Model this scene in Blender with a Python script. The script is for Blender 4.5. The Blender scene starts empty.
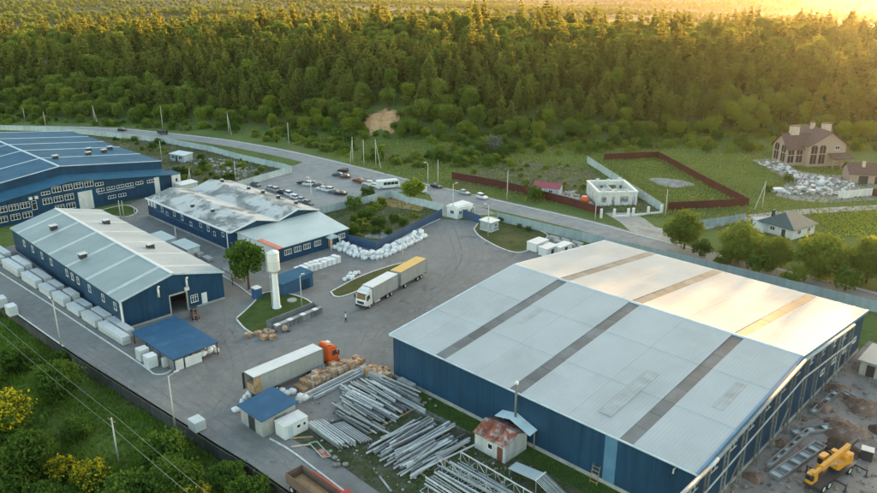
import bpy, math, random
import numpy as np
from mathutils import Vector
random.seed(7); RN = np.random.RandomState(11)
S = bpy.context.scene; COL = S.collection
R = math.radians

# ------------------------------------------------------------------ camera, sky, sun, exposure
CAM_H, FPX, PITCH = 60.0, 760.0, math.atan(271.5 / 760.0)
cam = bpy.data.objects.new('camera', bpy.data.cameras.new('camera')); COL.objects.link(cam)
cam.location = (0, 0, CAM_H); cam.rotation_euler = (math.pi / 2 - PITCH, 0, 0)
cam.data.lens = 36.0 * FPX / 877.0; cam.data.sensor_width = 36; cam.data.clip_start = 1; cam.data.clip_end = 30000
S.camera = cam
SUN_AZ, SUN_EL = R(36), R(3.75)          # azimuth to the right of the view direction (+Y), elevation
world = bpy.data.worlds.new('World'); S.world = world; world.use_nodes = True
wn = world.node_tree.nodes; wl = world.node_tree.links
sky = wn.new('ShaderNodeTexSky'); sky.sky_type = 'NISHITA'; sky.sun_disc = False
sky.sun_elevation = SUN_EL; sky.sun_rotation = SUN_AZ; sky.altitude = 100; sky.air_density = 1.0; sky.dust_density = 1.4; sky.ozone_density = 0.7
wl.new(sky.outputs[0], wn['Background'].inputs[0]); wn['Background'].inputs[1].default_value = 0.15
sl = bpy.data.lights.new('sun', 'SUN'); sl.energy = 2.4; sl.angle = R(0.6); sl.color = (1.0, 0.54, 0.19)
so = bpy.data.objects.new('sun', sl); COL.objects.link(so)
sd = Vector((math.sin(SUN_AZ) * math.cos(SUN_EL), math.cos(SUN_AZ) * math.cos(SUN_EL), math.sin(SUN_EL)))
so.rotation_euler = (-sd).to_track_quat('-Z', 'Y').to_euler(); so.location = sd * 900
S.view_settings.view_transform = 'Standard'; S.view_settings.look = 'None'
S.view_settings.gamma = 1; S.view_settings.use_curve_mapping = False
S.view_settings.exposure = 2.8
S.render.engine = 'CYCLES'
S.cycles.max_bounces = 6; S.cycles.diffuse_bounces = 2; S.cycles.glossy_bounces = 2; S.cycles.transmission_bounces = 3
S.cycles.transparent_max_bounces = 8; S.cycles.volume_bounces = 1

# ------------------------------------------------------------------ where things stand
CP, SP = math.cos(PITCH), math.sin(PITCH)
def G(px, py, z=0.0):                   # a spot on the level z of the site, surveyed from the photograph
    u = (px - 438.5) / FPX; v = (py - 246.5) / FPX
    t = (CAM_H - z) / (SP + v * CP)
    return Vector((u * t, (CP - v * SP) * t, z))
YA = R(-44)                             # the yard's grid: x along the road, y away from it
YO = Vector((-7.06, 106.47, 0)); EX = Vector((math.cos(YA), math.sin(YA), 0)); EY = Vector((-math.sin(YA), math.cos(YA), 0))
def W(x, y, z=0.0): return YO + EX * x + EY * y + Vector((0, 0, z))
def sst(a, b, x):
    t = np.clip((x - a) / (b - a), 0, 1); return t * t * (3 - 2 * t)
def edge_y(x): return np.interp(x, [-400, -186, -120, -78, -34, 0, 44, 100, 135, 180, 300, 500], [350, 340, 330, 318, 300, 288, 288, 296, 290, 288, 300, 330])
_ye = [G(*p) for p in ((-40, 276), (20, 316), (64, 347), (96, 368), (152, 403), (220, 446), (250, 464), (330, 520))]
_ys = [(p.x + 65.2) * .749 - (p.y - 117.5) * .6626 for p in _ye]; _yd = [(p.x + 65.2) * -.6626 + (p.y - 117.5) * -.749 for p in _ye]
def yard_d(x, y):                       # distance outside the lower edge of the yard
    s = (x + 65.2) * .749 - (y - 117.5) * .6626
    return (x + 65.2) * -.6626 + (y - 117.5) * -.749 - np.interp(s, _ys, _yd)
def hz(x, y):                           # height of the terrain
    x = np.asarray(x, float); y = np.asarray(y, float)
    e = edge_y(x); h = np.interp(x, [-600, -300, -200, -100, 0, 120, 240, 400, 700], [6, 15, 20, 24, 27, 25, 22, 19, 12])
    t = np.clip((y - e) / 185, 0, 1); z = h * (1 - (1 - t) ** 2.3) * sst(0, 12, y - e) - (h + 22) * sst(175, 460, y - e)
    z = z + np.sin(x * .031 + 1) * np.cos(y * .027) * 1.4 * sst(20, 90, y - e)
    d = yard_d(x, y)
    near = -1.9 * sst(-1.4, -.2, d) - 2.2 * sst(2, 40, d) + .25 * np.sin(x * .5) * np.cos(y * .43) * sst(2, 6, d)
    z = z + near * (y < 200)
    far = sst(900, 2500, y) * 20 * (np.sin(x * .0021 + y * .0013) + .6 * np.sin(x * .0008 - 1))
    return z + far
def hz1(x, y): return float(hz(x, y))

# ------------------------------------------------------------------ scene-graph helpers
def tag(o, label=None, cat=None, group=None, kind=None):
    if label: o['label'] = label
    if cat: o['category'] = cat
    if group: o['group'] = group
    if kind: o['kind'] = kind
    return o
def thing(name, label, cat, loc=(0, 0, 0), rz=0.0, group=None):
    o = bpy.data.objects.new(name, None); COL.objects.link(o); o.empty_display_size = .3
    o.location = loc; o.rotation_euler = (0, 0, rz)
    return tag(o, label, cat, group)
def link(name, me, parent=None, loc=None, rz=None):
    o = bpy.data.objects.new(name, me); COL.objects.link(o)
    if parent: o.parent = parent
    if loc is not None: o.location = loc
    if rz is not None: o.rotation_euler = (0, 0, rz)
    return o
def copy_tree(o, parent=None):
    c = o.copy(); COL.objects.link(c); c.parent = parent
    for ch in o.children: copy_tree(ch, c)
    return c
class MB:
    def __init__(s): s.v = []; s.f = []; s.mi = []
    def add(s, vs, fs, m=0):
        b = len(s.v); s.v += [tuple(v) for v in vs]; s.f += [tuple(b + i for i in f) for f in fs]; s.mi += [m] * len(fs); return s
    def box(s, x0, x1, y0, y1, z0, z1, m=0):
        return s.add([(x0, y0, z0), (x1, y0, z0), (x1, y1, z0), (x0, y1, z0), (x0, y0, z1), (x1, y0, z1), (x1, y1, z1), (x0, y1, z1)],
                     [(0, 3, 2, 1), (4, 5, 6, 7), (0, 1, 5, 4), (1, 2, 6, 5), (2, 3, 7, 6), (3, 0, 4, 7)], m)
    def cbox(s, c, d, rz=0, m=0, taper=1.0, ch=0.0):          # centred box on its base, turned, tapered, with chamfered upright edges
        ca, sa = math.cos(rz), math.sin(rz); hx, hy = d[0] / 2, d[1] / 2
        k = min(ch, hx * .9, hy * .9)
        q = [(-hx, -hy), (hx, -hy), (hx, hy), (-hx, hy)] if k <= 0 else [(-hx + k, -hy), (hx - k, -hy), (hx, -hy + k), (hx, hy - k), (hx - k, hy), (-hx + k, hy), (-hx, hy - k), (-hx, -hy + k)]
        n = len(q); vs = []
        for z, t in ((0, 1), (d[2], taper)):
            vs += [(c[0] + (x * ca - y * sa) * t, c[1] + (x * sa + y * ca) * t, c[2] + z) for x, y in q]
        return s.add(vs, [tuple(range(n))[::-1], tuple(range(n, 2 * n))] + [(i, (i + 1) % n, n + (i + 1) % n, n + i) for i in range(n)], m)
    def prism(s, pts, axis, a, b, m=0):                       # 2-D outline (counter-clockwise) swept along an axis from a to b
        def mk(p, t): return {'x': (t, p[0], p[1]), 'y': (p[0], t, p[1]), 'z': (p[0], p[1], t)}[axis]
        n = len(pts); vs = [mk(p, a) for p in pts] + [mk(p, b) for p in pts]
        return s.add(vs, [tuple(range(n))[::-1], tuple(range(n, 2 * n))] + [(i, (i + 1) % n, n + (i + 1) % n, n + i) for i in range(n)], m)
    def tube(s, p0, p1, r0, r1=None, n=8, m=0, cap=True):
        r1 = r0 if r1 is None else r1
        p0 = Vector(p0); p1 = Vector(p1); d = (p1 - p0).normalized()
        a = d.orthogonal().normalized(); b = d.cross(a); vs = []
        for p, r in ((p0, r0), (p1, r1)):
            vs += [p + a * r * math.cos(2 * math.pi * i / n) + b * r * math.sin(2 * math.pi * i / n) for i in range(n)]
        fs = [(i, (i + 1) % n, n + (i + 1) % n, n + i) for i in range(n)]
        if cap: fs += [tuple(range(n))[::-1], tuple(range(n, 2 * n))]
        return s.add(vs, fs, m)
    def bar(s, p0, p1, w, h, m=0):                            # rectangular bar between two points (p on its axis)
        p0 = Vector(p0); p1 = Vector(p1); d = (p1 - p0).normalized()
        sx = d.cross(Vector((0, 0, 1)))
        sx = Vector((1, 0, 0)) if sx.length < 1e-4 else sx.normalized()
        up = sx.cross(d).normalized(); vs = []
        for p in (p0, p1): vs += [p - sx * w / 2 - up * h / 2, p + sx * w / 2 - up * h / 2, p + sx * w / 2 + up * h / 2, p - sx * w / 2 + up * h / 2]
        return s.add(vs, [(3, 2, 1, 0), (4, 5, 6, 7), (0, 1, 5, 4), (1, 2, 6, 5), (2, 3, 7, 6), (3, 0, 4, 7)], m)
    def lathe(s, prof, n=16, c=(0, 0), m=0):
        vs = []
        for r, z in prof: vs += [(c[0] + r * math.cos(2 * math.pi * i / n), c[1] + r * math.sin(2 * math.pi * i / n), z) for i in range(n)]
        fs = [(k * n + i, k * n + (i + 1) % n, (k + 1) * n + (i + 1) % n, (k + 1) * n + i) for k in range(len(prof) - 1) for i in range(n)]
        fs += [tuple(range(n))[::-1], tuple(range((len(prof) - 1) * n, len(prof) * n))]
        return s.add(vs, fs, m)
    def quad(s, a, b, c, d, m=0): return s.add([a, b, c, d], [(0, 1, 2, 3)], m)
    def mesh(s, name, mats, smooth=False):
        me = bpy.data.meshes.new(name); me.from_pydata(s.v, [], s.f)
        for mt in (mats if isinstance(mats, (list, tuple)) else [mats]): me.materials.append(mt)
        if isinstance(mats, (list, tuple)) and len(mats) > 1: me.polygons.foreach_set('material_index', s.mi)
        if smooth: me.polygons.foreach_set('use_smooth', [True] * len(s.f))
        me.update(); return me
    def build(s, name, mats, parent=None, smooth=False, loc=None, rz=None): return link(name, s.mesh(name, mats, smooth), parent, loc, rz)
def slab(pts_top, t):                    # a sheet through 4 points with thickness t below it
    m = MB(); lo = [(p[0], p[1], p[2] - t) for p in pts_top]; n = len(pts_top)
    m.add(list(pts_top) + lo, [tuple(range(n)), tuple(range(n, 2 * n))[::-1]] + [(i, n + i, n + (i + 1) % n, (i + 1) % n) for i in range(n)])
    return m
def npmesh(name, v, f, mat, smooth=False):   # big meshes straight from arrays of quads
    me = bpy.data.meshes.new(name); v = np.asarray(v, np.float32); f = np.asarray(f, np.int32); k = f.shape[1]
    me.vertices.add(len(v)); me.vertices.foreach_set('co', v.ravel())
    me.loops.add(f.size); me.loops.foreach_set('vertex_index', f.ravel())
    me.polygons.add(len(f)); me.polygons.foreach_set('loop_start', np.arange(0, f.size, k, dtype=np.int32))
    try: me.polygons.foreach_set('loop_total', np.full(len(f), k, np.int32))
    except Exception: pass
    if smooth: me.polygons.foreach_set('use_smooth', np.ones(len(f), bool))
    me.materials.append(mat); me.update(calc_edges=True); return me

# ------------------------------------------------------------------ materials
def newmat(name):
    m = bpy.data.materials.new(name); m.use_nodes = True
    return m, m.node_tree.nodes, m.node_tree.links, m.node_tree.nodes['Principled BSDF']
def mixc(n, l, fac, a, b, blend='MIX'):
    x = n.new('ShaderNodeMix'); x.data_type = 'RGBA'; x.blend_type = blend
    for s, v in ((0, fac), (6, a), (7, b)):
        if hasattr(v, 'is_linked'): l.new(v, x.inputs[s])
        else: x.inputs[s].default_value = v if s == 0 else (*v[:3], 1)
    return x.outputs[2]
def ramp(n, l, src, a, b):
    x = n.new('ShaderNodeMapRange'); x.inputs[1].default_value = a; x.inputs[2].default_value = b; l.new(src, x.inputs[0]); x.clamp = True
    return x.outputs[0]
def noise(n, l, co, sc, det=4, rough=.55, dist=0, scale3=None):
    x = n.new('ShaderNodeTexNoise'); x.inputs['Scale'].default_value = sc; x.inputs['Detail'].default_value = det
    x.inputs['Roughness'].default_value = rough; x.inputs['Distortion'].default_value = dist
    if scale3:
        mp = n.new('ShaderNodeMapping'); mp.inputs['Scale'].default_value = scale3; l.new(co, mp.inputs[0]); co = mp.outputs[0]
    l.new(co, x.inputs['Vector']); return x.outputs[0]
def mul(c, k): return tuple(min(1, x * k) for x in c)
def mat(name, col, rough=.6, metal=0.0, var=.16, sc=.6, ribs=None, bump=.0, bsc=6, streak=0, dirt=None, dirt_at=(.55, .75), dsc=.25, objvar=0, spec=.5):
    m, n, l, b = newmat(name); tc = n.new('ShaderNodeTexCoord'); co = tc.outputs['Object']
    f = ramp(n, l, noise(n, l, co, sc, 6), .3, .7)
    c = mixc(n, l, f, mul(col, 1 - var), mul(col, 1 + var))
    if streak: c = mixc(n, l, ramp(n, l, noise(n, l, co, 1, 4, scale3=(1.3, 1.3, .12)), .45, .75), c, mul(col, 1 - streak))
    if dirt: c = mixc(n, l, ramp(n, l, noise(n, l, co, dsc, 8, .65, .4), *dirt_at), c, dirt)
    if objvar:
        oi = n.new('ShaderNodeObjectInfo'); c = mixc(n, l, oi.outputs['Random'], mul3(n, l, c, 1 - objvar), mul3(n, l, c, 1 + objvar * .6))
    l.new(c, b.inputs['Base Color']); b.inputs['Metallic'].default_value = metal; b.inputs['Specular IOR Level'].default_value = spec
    rr = n.new('ShaderNodeMapRange'); rr.inputs[3].default_value = max(.02, rough - .1); rr.inputs[4].default_value = min(1, rough + .12)
    l.new(noise(n, l, co, sc * 2.3, 5), rr.inputs[0]); l.new(rr.outputs[0], b.inputs['Roughness'])
    hgt = None
    if ribs:
        ax, pitch, dep = ribs; w = n.new('ShaderNodeTexWave'); w.wave_type = 'BANDS'; w.bands_direction = ax
        w.inputs['Scale'].default_value = 1.0 / pitch * .314159; l.new(co, w.inputs['Vector'])
        bp = n.new('ShaderNodeBump'); bp.inputs['Distance'].default_value = dep; bp.inputs['Strength'].default_value = .8
        l.new(w.outputs['Fac'], bp.inputs['Height']); l.new(bp.outputs[0], b.inputs['Normal']); hgt = bp
    if bump:
        bp = n.new('ShaderNodeBump'); bp.inputs['Distance'].default_value = bump; l.new(noise(n, l, co, bsc, 5), bp.inputs['Height'])
        if hgt: l.new(hgt.outputs[0], bp.inputs['Normal'])
        l.new(bp.outputs[0], b.inputs['Normal'])
    return m
def mul3(n, l, c, k): return mixc(n, l, 1.0, c, (k, k, k), 'MULTIPLY')
def glass(name, col=(.02, .03, .04), rough=.08):
    m, n, l, b = newmat(name); b.inputs['Base Color'].default_value = (*col, 1); b.inputs['Roughness'].default_value = rough
    b.inputs['Specular IOR Level'].default_value = .8; return m
def leafmat(name, c1, c2, trans, tf=.35):
    m, n, l, b = newmat(name); n.remove(b); out = n['Material Output']
    oi = n.new('ShaderNodeObjectInfo'); tc = n.new('ShaderNodeTexCoord')
    f = ramp(n, l, noise(n, l, tc.outputs['Object'], .8, 3), .3, .7)
    ad = n.new('ShaderNodeMath'); ad.operation = 'MULTIPLY_ADD'; l.new(oi.outputs['Random'], ad.inputs[0]); ad.inputs[1].default_value = .6
    ml = n.new('ShaderNodeMath'); ml.operation = 'MULTIPLY'; l.new(f, ml.inputs[0]); ml.inputs[1].default_value = .4; l.new(ml.outputs[0], ad.inputs[2])
    c = mixc(n, l, ad.outputs[0], c1, c2)
    d = n.new('ShaderNodeBsdfDiffuse'); t = n.new('ShaderNodeBsdfTranslucent'); x = n.new('ShaderNodeMixShader')
    l.new(c, d.inputs[0]); l.new(mixc(n, l, .5, c, trans), t.inputs[0]); x.inputs[0].default_value = tf
    l.new(d.outputs[0], x.inputs[1]); l.new(t.outputs[0], x.inputs[2]); l.new(x.outputs[0], out.inputs[0]); return m

# metal cladding and roofs
M = {}
BLUE = (.016, .062, .125)
M['blue_clad_x'] = mat('blue cladding', BLUE, .42, 0, .16, .25, ('X', .3, .03), streak=.3, spec=.22, objvar=.14)
M['blue_clad_y'] = mat('blue cladding across', BLUE, .42, 0, .16, .25, ('Y', .3, .03), streak=.3, spec=.22, objvar=.14)
M['blue_plain'] = mat('blue trim', (.035, .10, .19), .45)
M['blue_pale'] = mat('pale blue sheet', (.09, .22, .36), .45, ribs=('X', .3, .02))
M['roof_white_y'] = mat('pale zinc roof', (.43, .47, .48), .55, .0, .06, .12, ('X', .5, .035), dirt=(.33, .355, .355), dirt_at=(.48, .85), dsc=.09, spec=.08)
M['roof_bluemetal'] = mat('blue roof sheet', (.034, .118, .20), .6, 0, .13, .2, ('X', .45, .03), dirt=(.022, .078, .135), dsc=.12, spec=.08)
M['roof_grey'] = mat('grey green roof sheet', (.27, .335, .345), .45, 0, .1, .15, ('X', .45, .03), dirt=(.21, .26, .27), dsc=.12, spec=.3)
M['roof_strip'] = mat('translucent roof strip', (.44, .49, .485), .4, 0, .1, .5)
M['roof_old'] = mat('weathered slate roof', (.22, .235, .23), .8, 0, .35, .3, ('X', .6, .04), dirt=(.52, .54, .53), dirt_at=(.45, .54), dsc=.16)
M['roof_ext'] = mat('pale lean-to roof', (.42, .5, .5), .4, 0, .1, .2, ('X', .45, .03))
M['skylight'] = mat('dull skylight pane', (.135, .155, .165), .4, 0, .22, .4, ('Y', .25, .02), objvar=.25, spec=.12)
M['seam'] = mat('roof seam', (.50, .60, .66), .45)
M['white'] = mat('white paint', (.72, .74, .73), .5, 0, .07, .8, streak=.1)
M['offwhite'] = mat('aged white render', (.66, .67, .65), .75, 0, .12, .5, streak=.2, dirt=(.4, .4, .38), dirt_at=(.6, .8))
M['frame'] = mat('white window frame', (.75, .77, .77), .45, var=.05)
M['glass'] = glass('dark window glass')
M['dark'] = mat('dark steel', (.035, .04, .045), .5)
M['black'] = mat('black rubber', (.015, .015, .016), .8)
M['concrete'] = mat('concrete', (.38, .38, .36), .85, 0, .2, .7, bump=.02, dirt=(.22, .22, .2), streak=.15)
M['kerb'] = mat('painted kerb', (.62, .63, .61), .8, 0, .18, 1.5, dirt=(.35, .35, .33), dsc=.8)
M['steel'] = mat('galvanised steel', (.27, .285, .285), .5, .2, .25, .8, objvar=.45)
M['steelwhite'] = mat('white primed steel', (.47, .50, .50), .5, 0, .2, .8, objvar=.45, dirt=(.4, .38, .34), dirt_at=(.6, .85), dsc=.6)
M['rust'] = mat('rusty sheet', (.27, .075, .04), .8, 0, .35, 1.2, ('X', .2, .02), dirt=(.42, .37, .35), dirt_at=(.46, .6), dsc=.8, objvar=.45)
M['whitewash'] = mat('stained whitewash', (.5, .53, .54), .85, 0, .15, .8, streak=.3, dirt=(.3, .3, .3), bump=.02)
M['card'] = mat('cardboard', (.40, .25, .14), .85, 0, .2, 1.5, objvar=.3)
M['cardtop'] = mat('pale carton', (.55, .42, .32), .85, 0, .2, 1.5, objvar=.3)
M['wood'] = mat('pallet wood', (.38, .26, .14), .85, 0, .3, 2, objvar=.3)
M['bag'] = mat('white woven sack', (.78, .80, .80), .7, 0, .12, 2.5, bump=.08, bsc=4, objvar=.12)
M['wrap'] = mat('wrapped white goods', (.56, .60, .61), .4, 0, .1, 1.2, bump=.02, objvar=.15)
M['pole'] = mat('concrete pole', (.52, .53, .49), .8, 0, .15, 1.2, streak=.2)
M['wirem'] = mat('cable', (.18, .2, .2), .6)
M['fencegrey'] = mat('blue grey fence sheet', (.33, .42, .45), .6, 0, .12, .8, ('X', .2, .02), objvar=.12, streak=.2)
M['fencepale'] = mat('pale fence panel', (.46, .55, .57), .65, 0, .12, .8, objvar=.12, streak=.2)
M['fenceblue'] = mat('dark blue fence', (.035, .085, .17), .5, 0, .14, .8, ('X', .2, .02), objvar=.12)
M['fencebrown'] = mat('maroon fence sheet', (.085, .018, .014), .7, 0, .2, .8, ('X', .2, .02), objvar=.2)
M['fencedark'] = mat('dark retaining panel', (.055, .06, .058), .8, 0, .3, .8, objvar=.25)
M['orange'] = mat('orange paint', (.70, .12, .025), .3, 0, .06, 1)
M['yellow'] = mat('crane yellow', (.65, .30, .025), .4, 0, .15, 1.4, dirt=(.3, .15, .04), dirt_at=(.62, .8), dsc=1.2)
M['tarpyellow'] = mat('yellow tarpaulin', (.68, .42, .09), .55, 0, .08, .8)
M['tarpgrey'] = mat('grey tarpaulin', (.36, .38, .37), .5, 0, .1, .8, bump=.02, bsc=1.5, streak=.15)
M['tarpwhite'] = mat('white trailer roof', (.62, .64, .63), .45, 0, .08, .6)
M['redpaint'] = mat('red paint', (.42, .04, .03), .45, 0, .15, 1)
M['brick'] = mat('house brick', (.35, .275, .235), .85, 0, .16, 2.5, bump=.02)
M['tile'] = mat('brown roof tile', (.10, .068, .06), .75, 0, .3, 2, ('X', .35, .03))
M['greenroof'] = mat('teal roof sheet', (.045, .09, .095), .5, 0, .2, .8, ('X', .35, .03))
M['redroof'] = mat('raspberry roof sheet', (.33, .06, .09), .5, 0, .12, .8, ('X', .35, .03))
M['bluebox'] = mat('bright blue paint', (.03, .10, .25), .45)
M['orangesheet'] = mat('orange sheet', (.62, .16, .08), .5)
M['skin'] = mat('skin', (.45, .27, .19), .6)
M['shirt'] = mat('white shirt', (.7, .7, .7), .8)
M['trousers'] = mat('dark trousers', (.03, .03, .04), .85)
M['hair'] = mat('dark hair', (.03, .02, .015), .7)
M['rubbish'] = mat('white rubble', (.46, .44, .43), .85, objvar=.35, var=.2)
M['rock'] = mat('grey rock', (.3, .3, .28), .9, objvar=.35, var=.25)
M['bark'] = mat('bark', (.09, .065, .045), .9, 0, .3, 2)
M['barkred'] = mat('pine bark', (.16, .08, .045), .9, 0, .3, 2)
M['lamp'] = mat('lamp housing', (.55, .57, .57), .5)

# ------------------------------------------------------------------ ground, yard, roads
def spaced(a): return np.unique(np.concatenate(a))
gx = spaced([np.arange(-6000, -400, 400), np.arange(-400, -130, 12), np.arange(-130, -104, 2.5), np.arange(-104, 6, .9), np.arange(6, 60, 3), np.arange(60, 400, 10), np.arange(400, 6001, 400)])
gy = spaced([np.arange(-300, 40, 30), np.arange(40, 58, 3), np.arange(58, 146, .9), np.arange(146, 160, 3), np.arange(160, 900, 10), np.arange(900, 9001, 150)])
XX, YY = np.meshgrid(gx, gy); ZZ = hz(XX, YY) - .03
nx = len(gx); ii = (np.arange(len(gy) - 1)[:, None] * nx + np.arange(nx - 1)[None, :]).ravel()
gm, n, l, b = newmat('meadow and fields'); tc = n.new('ShaderNodeTexCoord'); co = tc.outputs['Object']
g1 = mixc(n, l, ramp(n, l, noise(n, l, co, .06, 6), .35, .65), (.05, .10, .024), (.12, .175, .042))
g1 = mixc(n, l, ramp(n, l, noise(n, l, co, .9, 6, .7), .35, .75), g1, (.155, .19, .065))
g1 = mixc(n, l, ramp(n, l, noise(n, l, co, .035, 5), .58, .7), g1, (.16, .135, .075))
vo = n.new('ShaderNodeTexVoronoi'); vo.inputs['Scale'].default_value = .0024; vo.inputs['Randomness'].default_value = .9
mp = n.new('ShaderNodeMapping'); mp.inputs['Scale'].default_value = (1, .45, 1); mp.inputs['Rotation'].default_value = (0, 0, .4); l.new(co, mp.inputs[0]); l.new(mp.outputs[0], vo.inputs['Vector'])
sep = n.new('ShaderNodeSeparateColor'); l.new(vo.outputs['Color'], sep.inputs[0])
g2 = mixc(n, l, sep.outputs[0], (.07, .095, .035), (.24, .21, .13))
g2 = mixc(n, l, ramp(n, l, noise(n, l, co, .0016, 8, .6), .42, .6), g2, (.05, .07, .03))
sx = n.new('ShaderNodeSeparateXYZ'); l.new(co, sx.inputs[0])
c = mixc(n, l, ramp(n, l, sx.outputs[1], 520, 640), g1, g2); l.new(c, b.inputs['Base Color']); b.inputs['Roughness'].default_value = .95; b.inputs['Specular IOR Level'].default_value = .1
bp = n.new('ShaderNodeBump'); bp.inputs['Distance'].default_value = .3; l.new(noise(n, l, co, 1.5, 6, .7), bp.inputs['Height']); l.new(bp.outputs[0], b.inputs['Normal'])
tag(link('ground', npmesh('ground', np.stack([XX, YY, ZZ], -1).reshape(-1, 3), np.stack([ii, ii + 1, ii + nx + 1, ii + nx], -1), gm, True)), kind='structure')

def asphalt(name, c0, c1, crack=.25):
    m, n, l, b = newmat(name); tc = n.new('ShaderNodeTexCoord'); co = tc.outputs['Object']
    c = mixc(n, l, ramp(n, l, noise(n, l, co, .045, 6, .6, .6), .35, .68), c0, c1)
    c = mixc(n, l, ramp(n, l, noise(n, l, co, .35, 7, .7), .42, .75), c, mul(c1, 1.15))
    c = mixc(n, l, ramp(n, l, noise(n, l, co, .16, 6, .6, 1.2), .62, .72), c, mul(c0, .78))
    c = mixc(n, l, ramp(n, l, noise(n, l, co, .8, 5, .6, .8), .66, .73), c, mul(c0, .62))
    v = n.new('ShaderNodeTexVoronoi'); v.feature = 'DISTANCE_TO_EDGE'; v.inputs['Scale'].default_value = crack * .5
    wv = n.new('ShaderNodeVectorMath'); wv.operation = 'MULTIPLY_ADD'; nz = n.new('ShaderNodeTexNoise'); nz.inputs['Scale'].default_value = .5; l.new(co, nz.inputs['Vector'])
    l.new(nz.outputs['Color'], wv.inputs[0]); wv.inputs[1].default_value = (3, 3, 3); l.new(co, wv.inputs[2]); l.new(wv.outputs[0], v.inputs['Vector'])
    c = mixc(n, l, ramp(n, l, v.outputs['Distance'], .008, .0), c, mul(c0, .9))
    l.new(c, b.inputs['Base Color']); b.inputs['Roughness'].default_value = .85; b.inputs['Specular IOR Level'].default_value = .3
    bp = n.new('ShaderNodeBump'); bp.inputs['Distance'].default_value = .03; l.new(noise(n, l, co, 5, 6, .7), bp.inputs['Height']); l.new(bp.outputs[0], b.inputs['Normal'])
    return m
M['asphalt'] = asphalt('yard asphalt', (.155, .158, .153), (.215, .217, .208))
M['road'] = asphalt('road asphalt', (.21, .218, .218), (.28, .287, .282), .12)
def soil(name, cols, sc=(.12, .5)):
    m, n, l, b = newmat(name); tc = n.new('ShaderNodeTexCoord'); co = tc.outputs['Object']
    c = mixc(n, l, ramp(n, l, noise(n, l, co, sc[0], 7, .65, .5), .38, .62), cols[0], cols[1])
    c = mixc(n, l, ramp(n, l, noise(n, l, co, sc[1], 7, .7), .5, .68), c, cols[2])
    l.new(c, b.inputs['Base Color']); b.inputs['Roughness'].default_value = .95; b.inputs['Specular IOR Level'].default_value = .1
    bp = n.new('ShaderNodeBump'); bp.inputs['Distance'].default_value = .12; l.new(noise(n, l, co, 2.2, 7, .7), bp.inputs['Height']); l.new(bp.outputs[0], b.inputs['Normal'])
    return m
M['lawn'] = soil('dry lawn', ((.07, .085, .028), (.12, .115, .045), (.05, .075, .022)))
M['lawngreen'] = soil('green lawn', ((.045, .085, .022), (.075, .115, .03), (.035, .06, .018)))
M['pasture'] = soil('fresh pasture', ((.075, .115, .025), (.11, .15, .035), (.055, .09, .022)), (.08, .8))
M['dirt'] = soil('building site dirt', ((.24, .215, .195), (.31, .29, .27), (.16, .115, .09)))
M['gravel'] = soil('gravel', ((.26, .26, .25), (.34, .33, .31), (.19, .19, .18)))
M['sand'] = soil('sandy earth', ((.46, .27, .14), (.55, .36, .20), (.34, .19, .10)), (.2, .9))
M['weedy'] = soil('weedy ground', ((.05, .075, .025), (.13, .125, .09), (.2, .19, .165)), (.1, .35))
M['scrap_ground'] = soil('weedy scrap yard ground', ((.045, .06, .024), (.10, .098, .07), (.16, .15, .13)), (.22, .6))
M['path'] = soil('pale track', ((.36, .34, .3), (.44, .42, .38), (.3, .28, .22)), (.2, .8))

_sc = [0]
def sheet(name, pts, mt, z):            # a flat patch through surveyed spots, each a hair above the one before
    _sc[0] += 1; z = z + (.0 if name == 'yard' else .0011 * _sc[0])
    me = bpy.data.meshes.new(name); me.from_pydata([(p[0], p[1], z) for p in pts], [], [tuple(range(len(pts)))]); me.materials.append(mt); me.update()
    if me.polygons[0].normal.z < 0: me.flip_normals()
    return tag(link(name, me), kind='structure')
def px(*a): return [G(*p) for p in a]
def smooth_line(pts, k=3):
    pts = [Vector((p[0], p[1], 0)) for p in pts]
    for _ in range(k):
        q = [pts[0]]
        for a, c in zip(pts, pts[1:]): q += [a * .75 + c * .25, a * .25 + c * .75]
        pts = q + [pts[-1]]
    return pts
def offset(pts, d):
    out = []
    for i, p in enumerate(pts):
        t = (pts[min(i + 1, len(pts) - 1)] - pts[max(i - 1, 0)]).normalized(); out.append(p + Vector((-t.y, t.x, 0)) * d)
    return out
def ribbon(name, line, w, mt, z, kind='structure', parent=None):
    a = offset(line, w / 2); c = offset(line, -w / 2); m = MB()
    m.add([(p.x, p.y, z) for p in a] + [(p.x, p.y, z) for p in c], [(i, len(a) + i, len(a) + i + 1, i + 1) for i in range(len(a) - 1)])
    o = m.build(name, mt, parent)
    if kind: tag(o, kind=kind)
    return o
def curb(name, line, w=.28, h=.13, mt=None, kind='structure'):
    a = offset(line, w / 2); c = offset(line, -w / 2); k = len(a); m = MB()
    vs = [(p.x, p.y, 0) for p in a] + [(p.x, p.y, h) for p in a] + [(p.x, p.y, h) for p in c] + [(p.x, p.y, 0) for p in c]; fs = []
    for i in range(k - 1):
        for r in range(3): fs.append((r * k + i, r * k + i + 1, (r + 1) * k + i + 1, (r + 1) * k + i))
    m.add(vs, fs); return tag(m.build(name, mt or M['kerb']), kind=kind)

far_edge = smooth_line(px((-160, 120), (-60, 123), (0, 126), (110, 127.5), (165, 133), (220, 139), (262, 146), (304, 154.5), (340, 163), (384, 174), (414, 182), (459, 192), (500, 201.5), (592, 222), (640, 236), (684, 247), (770, 268), (877, 294), (960, 316), (1060, 345)), 2)
RW = 7.6
road_mid = offset(far_edge, -RW / 2)
ribbon('road', road_mid, RW, M['road'], .012)
curb('kerb', offset(far_edge, .15), .25, .12)
ribbon('road_verge', offset(far_edge, .85), 1.1, M['gravel'], .004)
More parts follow.
